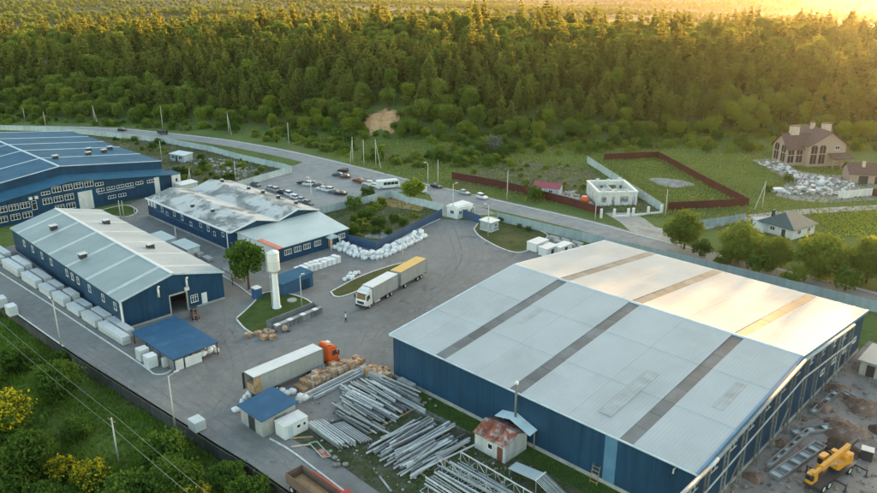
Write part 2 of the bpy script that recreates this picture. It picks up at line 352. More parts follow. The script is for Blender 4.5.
# the works yard, one asphalt sheet
sheet('yard', px((-40, 276), (20, 316), (64, 347), (96, 368), (152, 403), (220, 446), (250, 464), (330, 520)) + [W(40, -27), W(40, -3), W(0, 0), W(0, 30), W(0, 62), W(-4, 67), W(-20, 78)] + px((500, 240), (497, 222), (440, 219), (380, 249), (350, 243), (310, 222), (150, 196), (60, 230), (-40, 262)), M['asphalt'], 0)
sheet('parking_lot', px((243, 183), (262, 176), (297, 164.5), (306, 161), (345, 173), (392, 186), (404, 191), (390, 194), (313, 213), (238, 190)), M['road'], .006)
sheet('entrance', px((430, 195), (475, 204), (497, 214), (470, 216), (448, 218), (438, 214)), M['road'], .016)
sheet('apron', px((603, 212), (620, 222), (636, 236), (655, 243), (690, 250), (680, 240), (658, 229), (645, 219), (630, 211)), M['path'], .004)
ribbon('track', smooth_line(px((640, 226), (668, 233), (694, 229), (735, 219), (800, 211.5), (877, 207.5), (960, 203)), 2), 4.2, M['path'], .05)
sheet('building_site', [W(50.2, -6), W(95, -6), W(95, 66), W(50.2, 66)], M['dirt'], .004)
sheet('hall_verge', [W(-1, -3.2), W(50, -3.2), W(50, 0), W(-1, 0)], M['lawngreen'], .012)
sheet('steel_yard', [W(1, -21.5), W(12, -20.5), W(30, -21), W(44, -21), W(44, -3.2), W(20, -3.2), W(6, -5.5)], M['scrap_ground'], .008)
sheet('pasture', px((812, 213), (880, 209), (960, 203), (960, 245), (880, 238), (835, 236)), M['pasture'], .006)
sheet('rough_plot', px((240, 182), (285, 168), (230, 152), (160, 141), (90, 134), (66, 131), (150, 165), (180, 180), (215, 183)), M['weedy'], .004)
sheet('rough_ground', px((313, 215), (392, 195), (445, 210), (436, 212), (377, 246), (350, 240), (318, 222)), M['weedy'], .01)
sheet('bare_patch', px((368, 200), (384, 193), (410, 197), (426, 205), (420, 211), (392, 207)), M['sand'], .014)
sheet('garden_plot', px((603, 161), (660, 158), (748, 206), (668, 206)), M['pasture'], .006)
sheet('house_plot', px((452, 178), (520, 160), (585, 168), (664, 212), (602, 213)), M['weedy'], .004)
sheet('rubble_ground', px((752, 160), (775, 158), (800, 172), (877, 178), (877, 200), (830, 203), (795, 200), (775, 196), (788, 180)), M['gravel'], .004)
def island(pts, mt, name='lawn', k=2, zk=.0):
    ln = smooth_line(pts + [pts[0]], k); sheet(name, ln[:-1], mt, .06); curb('kerb', ln + [ln[1]], .3, .14)
island(px((236, 319), (246, 331), (262, 337), (272, 333), (318, 308), (302, 296), (264, 290), (252, 305)), M['lawngreen'])
island(px((99, 211), (112, 207.5), (128, 204.5), (141, 212), (122, 219)), M['lawngreen'])
island(px((331, 292), (334, 297), (344, 297), (372, 285), (412, 268), (416, 262), (400, 263), (360, 276)), M['lawn'])
island(px((474, 229), (478, 236), (497, 247), (514, 253), (527, 252), (546, 240), (549, 233), (500, 219), (484, 216)), M['lawn'])
# kerb lines in the yard
for pts in [((-30, 254), (39, 297), (90, 331), (139, 363), (150, 371)), ((150, 371), (153, 374), (158, 375), (166, 374), (172, 370)),
            ((203, 263), (216, 272), (236, 284), (252, 296)), ((378, 252), (418, 229), (440, 219)), ((270, 439), (290, 450), (316, 470), (350, 496), (372, 512)),
            ((-30, 281), (20, 316), (64, 347))]:
    curb('kerb', smooth_line(px(*pts), 1), .22, .12)
# tyre marks on the asphalt
tm, n, l, b = newmat('tyre marks'); n.remove(b); d = n.new('ShaderNodeBsdfDiffuse'); d.inputs[0].default_value = (.045, .047, .047, 1); t = n.new('ShaderNodeBsdfTransparent'); x = n.new('ShaderNodeMixShader')
tc = n.new('ShaderNodeTexCoord'); f = ramp(n, l, noise(n, l, tc.outputs['Object'], .35, 5), .4, .75); mm = n.new('ShaderNodeMath'); mm.operation = 'MULTIPLY'; mm.inputs[1].default_value = .2; l.new(f, mm.inputs[0])
l.new(mm.outputs[0], x.inputs[0]); l.new(t.outputs[0], x.inputs[1]); l.new(d.outputs[0], x.inputs[2]); l.new(x.outputs[0], n['Material Output'].inputs[0])
tmk = MB(); zt = [.004]
def tyre(pts, w=.3):
    ln = smooth_line(pts, 3); zt[0] += .0006
    for s in (-.95, .95):
        a = offset(ln, s + w / 2); c = offset(ln, s - w / 2)
        tmk.add([(p.x, p.y, zt[0]) for p in a] + [(p.x, p.y, zt[0]) for p in c], [(i, len(a) + i, len(a) + i + 1, i + 1) for i in range(len(a) - 1)])
for pts in [((366, 345), (374, 328), (392, 315), (430, 298), (452, 276), (452, 250), (440, 228)), ((395, 318), (402, 303), (420, 292), (455, 275), (470, 258), (455, 222)), ((412, 312), (424, 296), (452, 280), (478, 262), (480, 245), (462, 222)),
            ((375, 372), (378, 345), (400, 322), (440, 302), (480, 276)), ((300, 330), (340, 318), (385, 306), (430, 286), (462, 262), (450, 224)), ((180, 372), (205, 398), (250, 425), (300, 460)), ((160, 385), (200, 415), (260, 455), (300, 485)),
            ((170, 372), (210, 350), (232, 330), (228, 305)), ((190, 395), (225, 365), (262, 345), (330, 330)), ((215, 415), (240, 385), (240, 360), (225, 330)), ((20, 305), (70, 338), (130, 378), (190, 418)), ((10, 306), (90, 358), (150, 395)),
            ((430, 330), (415, 310), (440, 285), (490, 262)), ((300, 420), (240, 400), (205, 375), (190, 350))]:
    tyre(px(*pts))
o = tmk.build('tyre_marks', tm); tag(o, kind='structure')
# the sandy scar and mound at the forest edge

# ------------------------------------------------------------------ buildings
_wc = {}
def window(parent, x, y, z, rz, w, h, n=1, fm='frame', name='window'):      # faces local +X turned by rz
    k = (w, h, n, fm)
    if k not in _wc:
        f = MB(); t = .09
        f.box(-.04, .07, -w / 2, w / 2, h / 2 - t, h / 2).box(-.04, .09, -w / 2 - .04, w / 2 + .04, -h / 2 - .03, -h / 2 + t)
        for i in range(n + 1): yy = -w / 2 + t / 2 + (w - t) * i / n; f.box(-.04, .06, yy - t / 2, yy + t / 2, -h / 2 + t, h / 2 - t)
        if h > 1.3: f.box(-.04, .05, -w / 2 + t, w / 2 - t, h * .18 - .03, h * .18 + .03)
        g = MB(); g.box(-.03, .015, -w / 2 + .04, w / 2 - .04, -h / 2 + .04, h / 2 - .04)
        _wc[k] = (f.mesh('window', M[fm]), g.mesh('pane', M['glass']))
    o = link(name, _wc[k][0], parent, (x, y, z), rz); link('pane', _wc[k][1], o); return o
def roof_bays(root, x_cuts, y0, z0, y1, z1, mt, t=.14, rows=2, over=0.0, nm='roof_panel'):   # one slope of sheets: bays along x, rows up the slope
    for a, c in zip(x_cuts, x_cuts[1:]):
        for r in range(rows):
            f0, f1 = r / rows, (r + 1) / rows
            lift = .035 * r
            pa = (y0 + (y1 - y0) * f0, z0 + (z1 - z0) * f0 + lift); pb = (y0 + (y1 - y0) * f1, z0 + (z1 - z0) * f1 + lift)
            if r: pa = (pa[0] - (y1 - y0) * .006, pa[1] - (z1 - z0) * .006)
            pts = [(a + .012, pa[0], pa[1]), (c - .012, pa[0], pa[1]), (c - .012, pb[0], pb[1]), (a + .012, pb[0], pb[1])]
            if y1 < y0: pts = pts[::-1]
            slab(pts, t).build(nm, mt, root)
def slope_strip(root, name, xa, xb, y0, z0, y1, z1, mt, lift=.05, t=.1):
    pts = [(xa, y0, z0 + lift), (xb, y0, z0 + lift), (xb, y1, z1 + lift), (xa, y1, z1 + lift)]
    if y1 < y0: pts = pts[::-1]
    return slab(pts, t).build(name, mt, root)

# ---- the big hall on the right
hall = thing('warehouse', 'huge warehouse with pale ribbed roof, skylight strips and dark blue walls', 'warehouse', W(0, 0), YA)
L_, D_, EV, RG = 50.0, 60.4, 7.55, 10.6
zr = lambda y: EV + (RG - EV) * (1 - abs(y - D_ / 2) / (D_ / 2))
def wallseg(root, a, c, z0, z1, mt, nm='wall_panel', ax='x', at=0, t=.2, sgn=1):
    m = MB()
    if ax == 'x': m.box(a + .006, c - .006, at, at + t * sgn, z0, z1) if sgn > 0 else m.box(a + .006, c - .006, at - t, at, z0, z1)
    else: m.box(at - t, at, a + .006, c - .006, z0, z1)
    return m.build(nm, mt, root)
for i in range(10): wallseg(hall, i * 5, i * 5 + 5, .55, EV, M['blue_clad_x'])
for i in range(12):
    y0, y1 = i * D_ / 12, (i + 1) * D_ / 12
    for at, s in ((L_, 1), (.2, 1)):
        m = MB(); m.prism([(y0 + .006, .55), (y1 - .006, .55), (y1 - .006, zr(y1)), (y0 + .006, zr(y0))], 'x', at - .2, at - .003); m.build('wall_panel', M['blue_clad_y'], hall)
wallseg(hall, .2, L_ - .2, .55, EV, M['blue_clad_x'], at=D_, sgn=-1)
MB().box(-.12, L_ + .12, -.12, .25, 0, .56).box(-.12, L_ + .12, D_ - .25, D_ + .12, 0, .56).box(-.12, .25, .25, D_ - .25, 0, .56).box(L_ - .25, L_ + .12, .25, D_ - .25, 0, .56).build('plinth', M['concrete'], hall)
cuts = [-.25, 4.7, 9.6, 11.5, 17.5, 23.5, 25.4, 33, 40.4, 42.2, L_ + .1]
SKY = {2, 5, 8}
for sgn in (0, 1):
    ya, yb = (-.35, D_ / 2 - .02) if sgn == 0 else (D_ + .35, D_ / 2 + .02)
    za, zb = EV + .06, RG + .1
    for i in range(len(cuts) - 1):
        if i in SKY:
            for k in range(9):
                f0, f1 = k / 9 + .0008, (k + 1) / 9 - .0008
                slope_strip(hall, 'skylight_pane', cuts[i] + .03, cuts[i + 1] - .03, ya + (yb - ya) * f0, za + (zb - za) * f0, ya + (yb - ya) * f1, za + (zb - za) * f1, M['skylight'], -.02 + .006 * (k % 2))
        else: roof_bays(hall, cuts[i:i + 2], ya, za, yb, zb, M['roof_white_y'], rows=3)
MB().prism([(D_ / 2 - .4, RG + .09), (D_ / 2 + .4, RG + .09), (D_ / 2, RG + .25)], 'x', -.25, L_ + .1).build('ridge_cap', M['seam'], hall)
for s in (0, 1):
    ya, yb = (-.4, D_ / 2) if s == 0 else (D_ + .4, D_ / 2)
    for xa in (-.42, L_ + .12):
        o = slope_strip(hall, 'verge_trim', xa, xa + .3, ya, EV + .06, yb, RG + .1, M['blue_pale'] if xa > 0 else M['seam'], .06, .5)
MB().box(-.42, L_ + .42, -.56, -.38, EV - .16, EV + .03).build('gutter', M['seam'], hall)
MB().box(-.42, L_ + .42, D_ + .38, D_ + .56, EV - .16, EV + .03).build('gutter', M['seam'], hall)
M['roof_patch'] = mat('duller roof sheet', (.345, .375, .38), .5, ribs=('X', .5, .035), spec=.2)
for xa, xb, ya, yb in ((35.5, 37.4, 2.5, 14.5), (13, 14.2, 14, 21), (46, 47.4, 12, 19)):
    f = lambda y: EV + .06 + (RG - EV) * (y + .35) / (D_ / 2 + .35)
    slope_strip(hall, 'roof_patch', xa, xb, ya, f(ya) + .078, yb, f(yb) + .078, M['roof_patch'], .0, .02)
MB().box(38.3, 40, -.03, .02, .6, 7.2).build('wall_sheet', M['blue_pale'], hall)
m = MB(); m.tube((47.6, -.1, 6.9), (47.6, -.5, 6.9), .1); m.tube((47.6, -.5, 6.9), (47.6, -.6, 6.4), .1); m.build('wall_vent', M['lamp'], hall)
# service windows and a door in the gable wall
for yy in (42, 47, 52, 57): window(hall, L_, yy, 3.4, 0, 1.6, .9, 2)
MB().box(L_ - .02, L_ + .06, 12, 13.2, .56, 2.7).build('door', M['dark'], hall)
# steel frame standing along the gable
fr = thing('lattice_frame', 'row of lattice columns with white top rail along the warehouse gable', 'lattice frame', W(L_ + .62, 0), YA)
def rail_z(y): return 7.35 if y < 2 else (zr(y) - .42 if y > 4 else 7.35 + (zr(4) - .42 - 7.35) * (y - 2) / 2)
for k in range(13):
    y = -8.2 + k * 5.0; h = rail_z(y) - .2; lc = MB()
    for sx in (-.2, .2): lc.bar((sx, y, 0), (sx, y, h), .15, .15)
    nb = int(h / .74)
    for q in range(nb): z = .2 + q * .74; lc.bar((-.2 if q % 2 else .2, y, z), (.2 if q % 2 else -.2, y, z + .7), .06, .06)
    lc.build('column', M['steel'], fr)
    b_ = MB(); yy = y + 2.5; z0 = rail_z(yy) - 1.9
    b_.bar((-.3, yy - .9, z0 + .8), (-.3, yy + .9, z0 + .8), .08, .14).bar((-.3, yy - .9, z0), (-.3, yy + .9, z0), .08, .14).bar((-.3, yy - .9, z0 - .1), (-.3, yy - .9, z0 + 1.3), .08, .1).bar((-.3, yy + .1, z0 - .1), (-.3, yy + .1, z0 + 1.3), .08, .1).bar((-.3, yy + .1, z0 + 1.2), (0, yy + .1, z0 + 1.7), .08, .08)
    if k < 12: b_.build('bracket', M['steelwhite'], fr)
ys = [-9.5, 2.0, 4.0, D_ / 2, 52.3]
for a, c in zip(ys, ys[1:]):
    MB().tube((0, a, rail_z(a)), (0, c, rail_z(c)), .25, n=12).build('top_rail', M['steelwhite'], fr, True)
    MB().bar((.28, a, rail_z(a) - 2.7), (.28, c, rail_z(c) - 2.7), .11, .18).build('side_rail', M['steelwhite'], fr)
for y0 in (6.8, 21.8): MB().bar((0.1, y0 + .3, .1), (.1, y0 + 4.6, 4.4), .12, .12).build('brace', M['steel'], fr)

# ---- workshop with the grey roof, left of the yard
b2 = thing('workshop', 'long workshop with grey-green roof and dark open doorway in its blue gable', 'workshop', G(124, 330), R(-45.2))
L2, D2, E2_, R2 = 58.0, 20.2, 5.6, 8.1
for i in range(10): wallseg(b2, -L2 + i * 5.8, -L2 + (i + 1) * 5.8, .3, E2_, M['blue_clad_x'])
wallseg(b2, -L2 + .2, -.2, .3, E2_, M['blue_clad_x'], at=D2, sgn=-1)
zq = lambda y: E2_ + (R2 - E2_) * (1 - abs(y - D2 / 2) / (D2 / 2))
dy0, dy1, dzt = 9.2, 12.4, 3.7          # the doorway
def gable_part(y0, y1, z0, at, mtt=M['blue_clad_y']):
    pts = [(y0, z0), (y1, z0), (y1, zq(y1))] + ([(D2 / 2, R2)] if y0 < D2 / 2 < y1 else []) + [(y0, zq(y0))]
    m = MB(); m.prism(pts, 'x', at - .2, at - .003); m.build('wall_panel', mtt, b2)
gable_part(.0, 4.6, .3, 0); gable_part(4.606, dy0, .3, 0); gable_part(dy0 + .006, dy1 - .006, dzt, 0); gable_part(dy1, 16, .3, 0); gable_part(16.006, D2, .3, 0)
gable_part(0, D2, .3, -L2 + .2)
MB().box(-.28, .05, dy0 - .25, dy0, 0, dzt + .3).box(-.28, .05, dy1, dy1 + .25, 0, dzt + .3).box(-.28, .05, dy0, dy1, dzt, dzt + .3).build('door_frame', M['concrete'], b2)
MB().box(-6, -5.9, dy0 - 3, dy1 + 3, 0, dzt + 1).build('inner_wall', M['dark'], b2)
MB().box(-.1, .1, -.1, .25, 0, E2_).build('corner_trim', M['white'], b2)
MB().box(-L2, .14, -.1, -.003, 0, .31).box(.002, .14, .26, dy0 - .26, 0, .31).box(.002, .14, dy1 + .26, D2, 0, .31).build('plinth', M['concrete'], b2)
cx = [-L2 - .2 + i * (L2 + .4) / 12 for i in range(13)]
for ya, yb in ((-.3, D2 / 2 - .01), (D2 + .3, D2 / 2 + .01)):
    roof_bays(b2, cx, ya, E2_ + .05, yb, R2 + .1, M['roof_grey'] if ya < 0 else M['roof_white_y'], rows=1)
    for k in range(1, 12, 2):
        if k % 2: slope_strip(b2, 'roof_light_strip', cx[k] - .55, cx[k] + .55, ya, E2_ + .05, yb, R2 + .1, M['roof_strip'], .03, .06)
    for xa in (-L2 - .3, .21): slope_strip(b2, 'verge_trim', xa, xa + .12, ya, E2_ + .05, yb, R2 + .1, M['seam'], .05, .35)
MB().prism([(D2 / 2 - .35, R2 + .09), (D2 / 2 + .35, R2 + .09), (D2 / 2, R2 + .24)], 'x', -L2 - .3, .33).build('ridge_cap', M['white'], b2)
def vent_box(root, x, y, z, s=1.0):
    o = MB().box(x - .65 * s, x + .65 * s, y - .65 * s, y + .65 * s, z - .4, z + 1.0 * s).build('roof_vent', M['dark'], root)
    MB().box(x - .8 * s, x + .8 * s, y - .8 * s, y + .8 * s, z + 1.0 * s, z + 1.12 * s).build('cap', M['lamp'], o)
for x, y in ((-24.5, 3.2), (-46, 5.2), (-19, 14.8), (-42, 15.2)): vent_box(b2, x, y, zq(y))
for x in (-50.5, -45.1, -39.4, -34, -25.4, -22.5, -19.6, -14, -7.7, -2.4): window(b2, x, 0, 3.9, -math.pi / 2, 1.15, 1.5, 1)
window(b2, 0, 13.9, 1.9, 0, 1.5, 1.5, 3); MB().box(-.02, .06, 15.4, 16.5, .32, 2.5).build('door', M['white'], b2)
for y, z in ((7, 5.6), (12.6, 5.8)):
    m = MB(); m.tube((.35, y, z - 1.2), (.35, y, z + .6), .2, n=10); m.tube((.35, y, z + .6), (.75, y, z + .95), .2, n=10); m.tube((-.1, y, z - 1.0), (.35, y, z - 1.0), .16); m.build('exhaust_pipe', M['white'], b2, True)
MB().box(.0, .5, 12.1, 12.9, 4.1, 4.7).build('air_unit', M['white'], b2)

# ---- blue production hall at the far left
b1 = thing('production_hall', 'wide production hall with blue seamed roof and rows of white windows', 'factory', (-77.46, 216.59, 0), YA)
H1, L1 = 28.3, 66.0
zm = lambda y: 8.35 + 3.35 * (1 - abs(y + 29.3) / H1)
YR, YL = -1.0, -57.6
def b1_strip(name, xa, xb, ya, yb, dz, mt, **k): return slope_strip(b1, name, xa, xb, ya, zm(ya) + dz, yb, zm(yb) + dz, mt, 0, **k)
cxs = [-5.2, -19, -33, -45, -57, -5 - L1]
for ya, yb in ((YR + .3, -29.3), (YL - .3, -29.3)):
    for a, c in zip(cxs, cxs[1:]): roof_bays(b1, [c, a], ya, zm(ya), yb, zm(yb), M['roof_bluemetal'], rows=1)
    for x in cxs: b1_strip('roof_seam', x - .22, x + .22, ya, yb, .1, M['seam'], t=.12)
MB().prism([(-29.7, 11.7), (-28.9, 11.7), (-29.3, 11.95)], 'x', -5 - L1, -4.9).build('ridge_cap', M['seam'], b1)
for ya, yb in ((-29.3, YR), (YL, -29.3)):
    m = MB(); m.prism([(ya, zm(ya) - 2.4), (yb, zm(yb) - 2.4), (yb, zm(yb) - .15), (ya, zm(ya) - .15)], 'x', -5.25, -5.0); m.build('fascia_wall', M['blue_clad_y'], b1)
    a, c = (ya, yb)
    pts = [(-5.0, a, zm(a) - 2.3), (.35, a, zm(a) - 3.15), (.35, c, zm(c) - 3.15), (-5.0, c, zm(c) - 2.3)]
    slab(pts, .12).build('skirt_roof', M['roof_bluemetal'], b1)
    k = 7
    for i in range(k):
        u0, u1 = a + (c - a) * i / k, a + (c - a) * (i + 1) / k
        m = MB(); m.prism([(u0 + .006, 0), (u1 - .006, 0), (u1 - .006, zm(u1) - 3.3), (u0 + .006, zm(u0) - 3.3)], 'x', -.2, -.003); m.build('wall_panel', M['blue_clad_y'], b1)
MB().box(-5 - L1, -5.26, YR - .2, YR, 0, 8.3).build('side_wall', M['blue_clad_x'], b1)
MB().box(-5.24, -.21, YR - .2, YR, 0, 5).build('side_wall', M['blue_clad_x'], b1)
MB().box(-5 - L1, -5.26, YL, YL + .2, 0, 8.3).build('side_wall', M['blue_clad_x'], b1)
MB().box(-5.2 - L1, -5.0 - L1, YL, YR, 0, 8.4).build('rear_wall', M['blue_clad_y'], b1)
for y, z, w in [(-32.9, 7.0, 2.3), (-30, 7.0, 2.3), (-27.2, 7.0, 2.3), (-24.4, 6.9, 2.3), (-35.6, 4.4, 2.3), (-32.8, 4.4, 2.3), (-30, 4.4, 2.3), (-32.8, 1.95, 2.3), (-29.9, 1.95, 2.3), (-41.1, 4.45, 2.3), (-43.8, 4.45, 2.3), (-46.5, 4.45, 2.3), (-49.2, 4.45, 2.3), (-40.9, 1.9, 2.3), (-43.8, 1.9, 2.3), (-46.8, 1.9, 2.3), (-49.6, 1.9, 2.3)]:
    window(b1, 0, y, z, 0, w, 1.55, 3)
for y, z in [(-35.7, 6.55), (-21.7, 6.3), (-21.7, 4.65), (-18.8, 4.6), (-16.1, 4.6), (-13.5, 4.55), (-10.6, 4.5), (-7.2, 4.4), (-18.8, 2.1), (-15.9, 2.05)]: window(b1, 0, y, z, 0, 2.2, .85, 3)
MB().box(-.02, .08, -27.6, -24.1, .05, 5.0).build('sliding_door', M['offwhite'], b1)
m = MB(); m.box(-.02, .1, -27.75, -27.6, 0, 5.15).box(-.02, .1, -24.1, -23.95, 0, 5.15).box(-.02, .1, -27.6, -24.1, 5.0, 5.15); m.build('door_frame', M['seam'], b1)
window(b1, 0, -38.9, 4.0, 0, 1.2, 2.4, 1)
for y in (-39.6, -38.2): MB().box(0, .5, y - .4, y + .4, 5.6, 6.3).build('air_unit', M['white'], b1)
MB().box(.0, .12, -22.4, -12, 3.55, 3.68).box(0, .12, -22.5, -22.4, 3.55, 5.2).build('pipe_run', M['seam'], b1)
for x, y in ((-17, -26), (-20.5, -15.5), (-24, -9.5), (-27.5, -12.5), (-29, -5.5)): vent_box(b1, x, y, zm(y), .95)
MB().box(-.02, .08, -6.2, -4.7, .1, 5.2).build('pale_panel', M['offwhite'], b1)
an = thing('stair_annex', 'pale grey annex closing the right end of the production hall', 'annex', (-77.46, 216.59, 0), YA)
MB().box(-5, .25, -.9, 1.8, 0, 5.0).build('wall', M['offwhite'], an); MB().box(-5.2, .45, -1.05, 2.0, 5.0, 5.16).build('roof', M['roof_bluemetal'], an); window(an, .25, .5, 3.4, 0, .9, 1.2, 1)

# ---- weathered building in the middle with its lean-to
b3 = thing('old_workshop', 'blue building with weathered white patched roof of two ridges', 'workshop', G(231, 252), YA)
L3, E3 = 40.0, 4.9
prof = [(0, 0.0), (7.0, 1.5), (13.0, -.1), (18.8, 1.5), (25.2, 0)]
for i in range(8): wallseg(b3, -L3 + i * 5, -L3 + i * 5 + 5, .35, E3, M['blue_clad_x'])
wallseg(b3, -L3 + .2, -.2, .3, E3, M['blue_clad_x'], at=25.2, sgn=-1)
for at in (0, -L3 + .2):
    m = MB(); m.prism([(0, .3), (25.2, .3)] + [(y, E3 + z - .05) for y, z in prof[::-1]], 'x', at - .2, at - .003); m.build('gable_wall', M['blue_clad_y'], b3)
MB().box(-L3, .1, -.15, -.003, 0, .4).build('plinth', M['concrete'], b3)
cb = [-L3 - .4 + i * (L3 + .9) / 6 for i in range(7)]
for (ya, za), (yb, zb) in zip(prof, prof[1:]):
    for a, c in zip(cb, cb[1:]):
        pts = [(a + .02, ya, E3 + za), (c - .02, ya, E3 + za), (c - .02, yb, E3 + zb), (a + .02, yb, E3 + zb)]
        slab(pts, .16).build('roof_panel', M['roof_old'], b3)
    slope_strip(b3, 'verge_trim', .5, .75, ya, E3 + za, yb, E3 + zb, M['white'], .06, .3)
MB().box(-L3 - .4, .5, -.35, -.02, E3 - .25, E3 + .08).build('gutter', M['white'], b3)
for x, y, z in ((-22, 3.2, 5.7), (-14, 4.2, 5.9), (-36, 20, 6.4), (-26, 22, 5.8), (-20, 22.5, 5.8), (-13, 22.5, 5.8), (-6, 23, 5.6)): vent_box(b3, x, y, z, .55)
rr = random.Random(5)
for k in range(14):
    m = MB(); x = -36 + k * 2.7; y = rr.uniform(.4, 2.2); m.tube((x, y, 5.0), (x + .2, y, 6.0 + rr.random()), .05); m.bar((x - .4, y, 5.7), (x + .5, y, 5.9), .25, .08); m.build('roof_antenna', M['lamp'], b3)
for x in (-38.6, -37.0, -35.4): MB().box(x - .35, x + .35, -.35, -.02, 3.2, 4.8).build('air_unit', M['white'], b3)
for k, x in enumerate((-32, -29.5, -25.6, -21.7, -17.5, -12.8, -9.3, -6.6, -2.8)): window(b3, x, 0, 2.9 if k % 3 == 1 else 3.6, -math.pi / 2, 1.0, 1.1 if k % 3 else 1.5, 1)
MB().bar((-36, -.12, 2.6), (-12, -.12, 2.2), .08, .08).bar((-12, -.12, 2.2), (-12, -.12, 3.2), .08, .08).build('pipe_run', M['blue_pale'], b3)
ln = thing('lean_to', 'single-storey lean-to with pale sloping roof and entrance porch on old workshop', 'lean-to', G(231, 252), YA)
XE, YE0, YE1 = 14.0, 3.6, 23.2
slab([(.2, 1.5, 4.5), (XE + .3, YE0 - .3, 3.45), (XE + .3, YE1 + .3, 3.45), (.2, 25.0, 4.5)], .14).build('roof', M['roof_ext'], ln)
m = MB(); m.prism([(XE - .2, YE0), (XE, YE0), (XE, YE1), (XE - .2, YE1)], 'z', 0, 3.32); m.build('front_wall', M['blue_clad_y'], ln)
for ya, yb in ((1.9, YE0), (24.6, YE1)):
    m = MB(); t = .18 if ya < 10 else -.18
    m.add([(.22, ya, 0), (XE - .21, yb, 0), (XE - .21, yb, 3.33), (.22, ya, 4.36), (.22, ya + t, 0), (XE - .21, yb + t, 0), (XE - .21, yb + t, 3.33), (.22, ya + t, 4.36)], [(0, 1, 2, 3), (7, 6, 5, 4), (0, 4, 5, 1), (1, 5, 6, 2), (2, 6, 7, 3), (3, 7, 4, 0)]); m.build('side_wall', M['white'] if ya < 10 else M['blue_clad_x'], ln)
for y in (6.0, 8.6, 11.2, 14.2, 21.3): window(ln, XE, y, 2.0, 0, 1.9, 1.2, 4)
MB().box(XE - .02, XE + .05, 17.3, 18.7, .05, 2.4).build('door', M['wood'], ln)
po = MB().prism([(16.5, 2.75), (19.5, 2.75), (18, 3.5)], 'x', XE - .1, XE + 2.0).build('porch_roof', M['roof_ext'], ln)
for y in (16.7, 19.3): MB().box(XE + 1.7, XE + 1.85, y - .08, y + .08, 0, 2.75).build('porch_post', M['white'], ln)
slab([(7.5, 2.37, 4.1), (14.7, 3.1, 3.57), (14.7, 4.5, 3.57), (7.5, 3.77, 4.1)], .1).build('orange_sheet', M['orangesheet'], ln)

# ---- small buildings
def hut(name, label, cat, loc, rz, sx, sy, h0, h1, wm, rm, over=.25, style='shed', parts=None, wmx=None):
    r = thing(name, label, cat, loc, rz); t = .14
    if style == 'shed':
        f = lambda y: h0 + (h1 - h0) * (y / sy)
        m = MB(); m.prism([(0, 0), (sy, 0), (sy, f(sy)), (0, f(0))], 'x', 0, sx); m.build('wall', wm, r)
        slab([(-over, -over, f(-over) + .13), (sx + over, -over, f(-over) + .13), (sx + over, sy + over, f(sy + over) + .13), (-over, sy + over, f(sy + over) + .13)], .12).build('roof', rm, r)
    else:
        f = lambda y: h0 + (h1 - h0) * (1 - abs(y - sy / 2) / (sy / 2))
        m = MB(); m.prism([(0, 0), (sy, 0), (sy, h0), (sy / 2, h1), (0, h0)], 'x', 0, sx); m.build('wall', wm, r)
        for ya, yb in ((-over, sy / 2), (sy + over, sy / 2)): slope_strip(r, 'roof', -over, sx + over, ya, f(ya), yb, f(yb) + .02, rm, .13, .1)
    return r
cp = thing('canopy', 'flat bright blue canopy roof in front of the workshop gable', 'canopy', W(-41.0, -23.5), YA)
for k in range(3): slab([(k * 4.9 + .01, 0, 2.25), (k * 4.9 + 4.89, 0, 2.25), (k * 4.9 + 4.89, 8.3, 2.5), (k * 4.9 + .01, 8.3, 2.5)], .1).build('roof_panel', M['blue_roofsheet'] if 'blue_roofsheet' in M else M.setdefault('blue_roofsheet', mat('blue painted sheet', (.018, .09, .185), .5, 0, .12, .4, ('Y', .3, .02), spec=.2, dirt=(.05, .14, .23), dirt_at=(.55, .8), dsc=.4)), cp)
for x in (.3, 4.9, 9.8, 14.4):
    for y in (.3, 8.0): MB().box(x - .07, x + .07, y - .07, y + .07, 0, 2.1 if y < 1 else 2.35).build('post', M['dark'], cp)
MB().box(.2, 14.5, .15, .25, 1.9, 2.1).box(.2, 14.5, 8.05, 8.15, 2.14, 2.35).build('beam', M['dark'], cp)
MB().box(14.5, 14.6, .4, 1.8, .05, 1.9).build('side_panel', M['offwhite'], cp); MB().box(14.5, 14.6, 2.1, 5.0, .05, 1.8).build('side_panel', M['white'], cp)
for k in range(4): MB().box(6.4 + k * 2.0, 8.35 + k * 2.0, .26, .33, .05, 1.85).build('wall_sheet', M['steel'], cp)
sh = hut('blue_roofed_shed', 'grey shed with bright blue flat roof and sacks around it', 'shed', W(-6.1, -23.9), YA, 5.5, 5.5, 2.7, 3.1, M['concrete'], M['blue_roofsheet'], .35)
MB().box(2.0, 3.6, -.04, -.003, .02, 2.2).build('door', M['dark'], sh); MB().box(5.503, 5.55, 2, 4, .02, 2.3).build('door', M['steel'], sh)
ct = thing('white_container', 'white metal container beside the blue-roofed shed', 'container', W(0, -22.3), YA); ct.scale = (.88, .88, .84)
MB().box(0, 2.6, 0, 4.4, .12, 2.55).build('body', M['white'], ct); MB().box(-.08, 1.29, -.08, 4.48, 2.55, 2.66).box(1.31, 2.68, -.08, 4.48, 2.55, 2.64).build('roof', M['tarpwhite'], ct)
for x, y in ((.1, .1), (2.3, .1), (.1, 4.1), (2.3, 4.1)): MB().box(x, x + .2, y, y + .2, 0, .12).build('foot', M['dark'], ct)
window(ct, 2.6, 2.6, 1.6, 0, .8, .7, 1); window(ct, 2.6, 3.7, 1.6, 0, .6, .7, 1); MB().box(2.59, 2.64, .6, 1.5, .15, 2.2).build('door', M['seam'], ct)
rs = hut('rusty_roofed_shed', 'whitewashed shed with patchy rusty red roof by the warehouse wall', 'shed', W(21.9, -5.5), YA, 5.2, 4.6, 2.5, 3.5, M['whitewash'], M['white'], .05, 'gable')
for c in list(rs.children):
    if c.name.startswith('roof'): bpy.data.objects.remove(c)
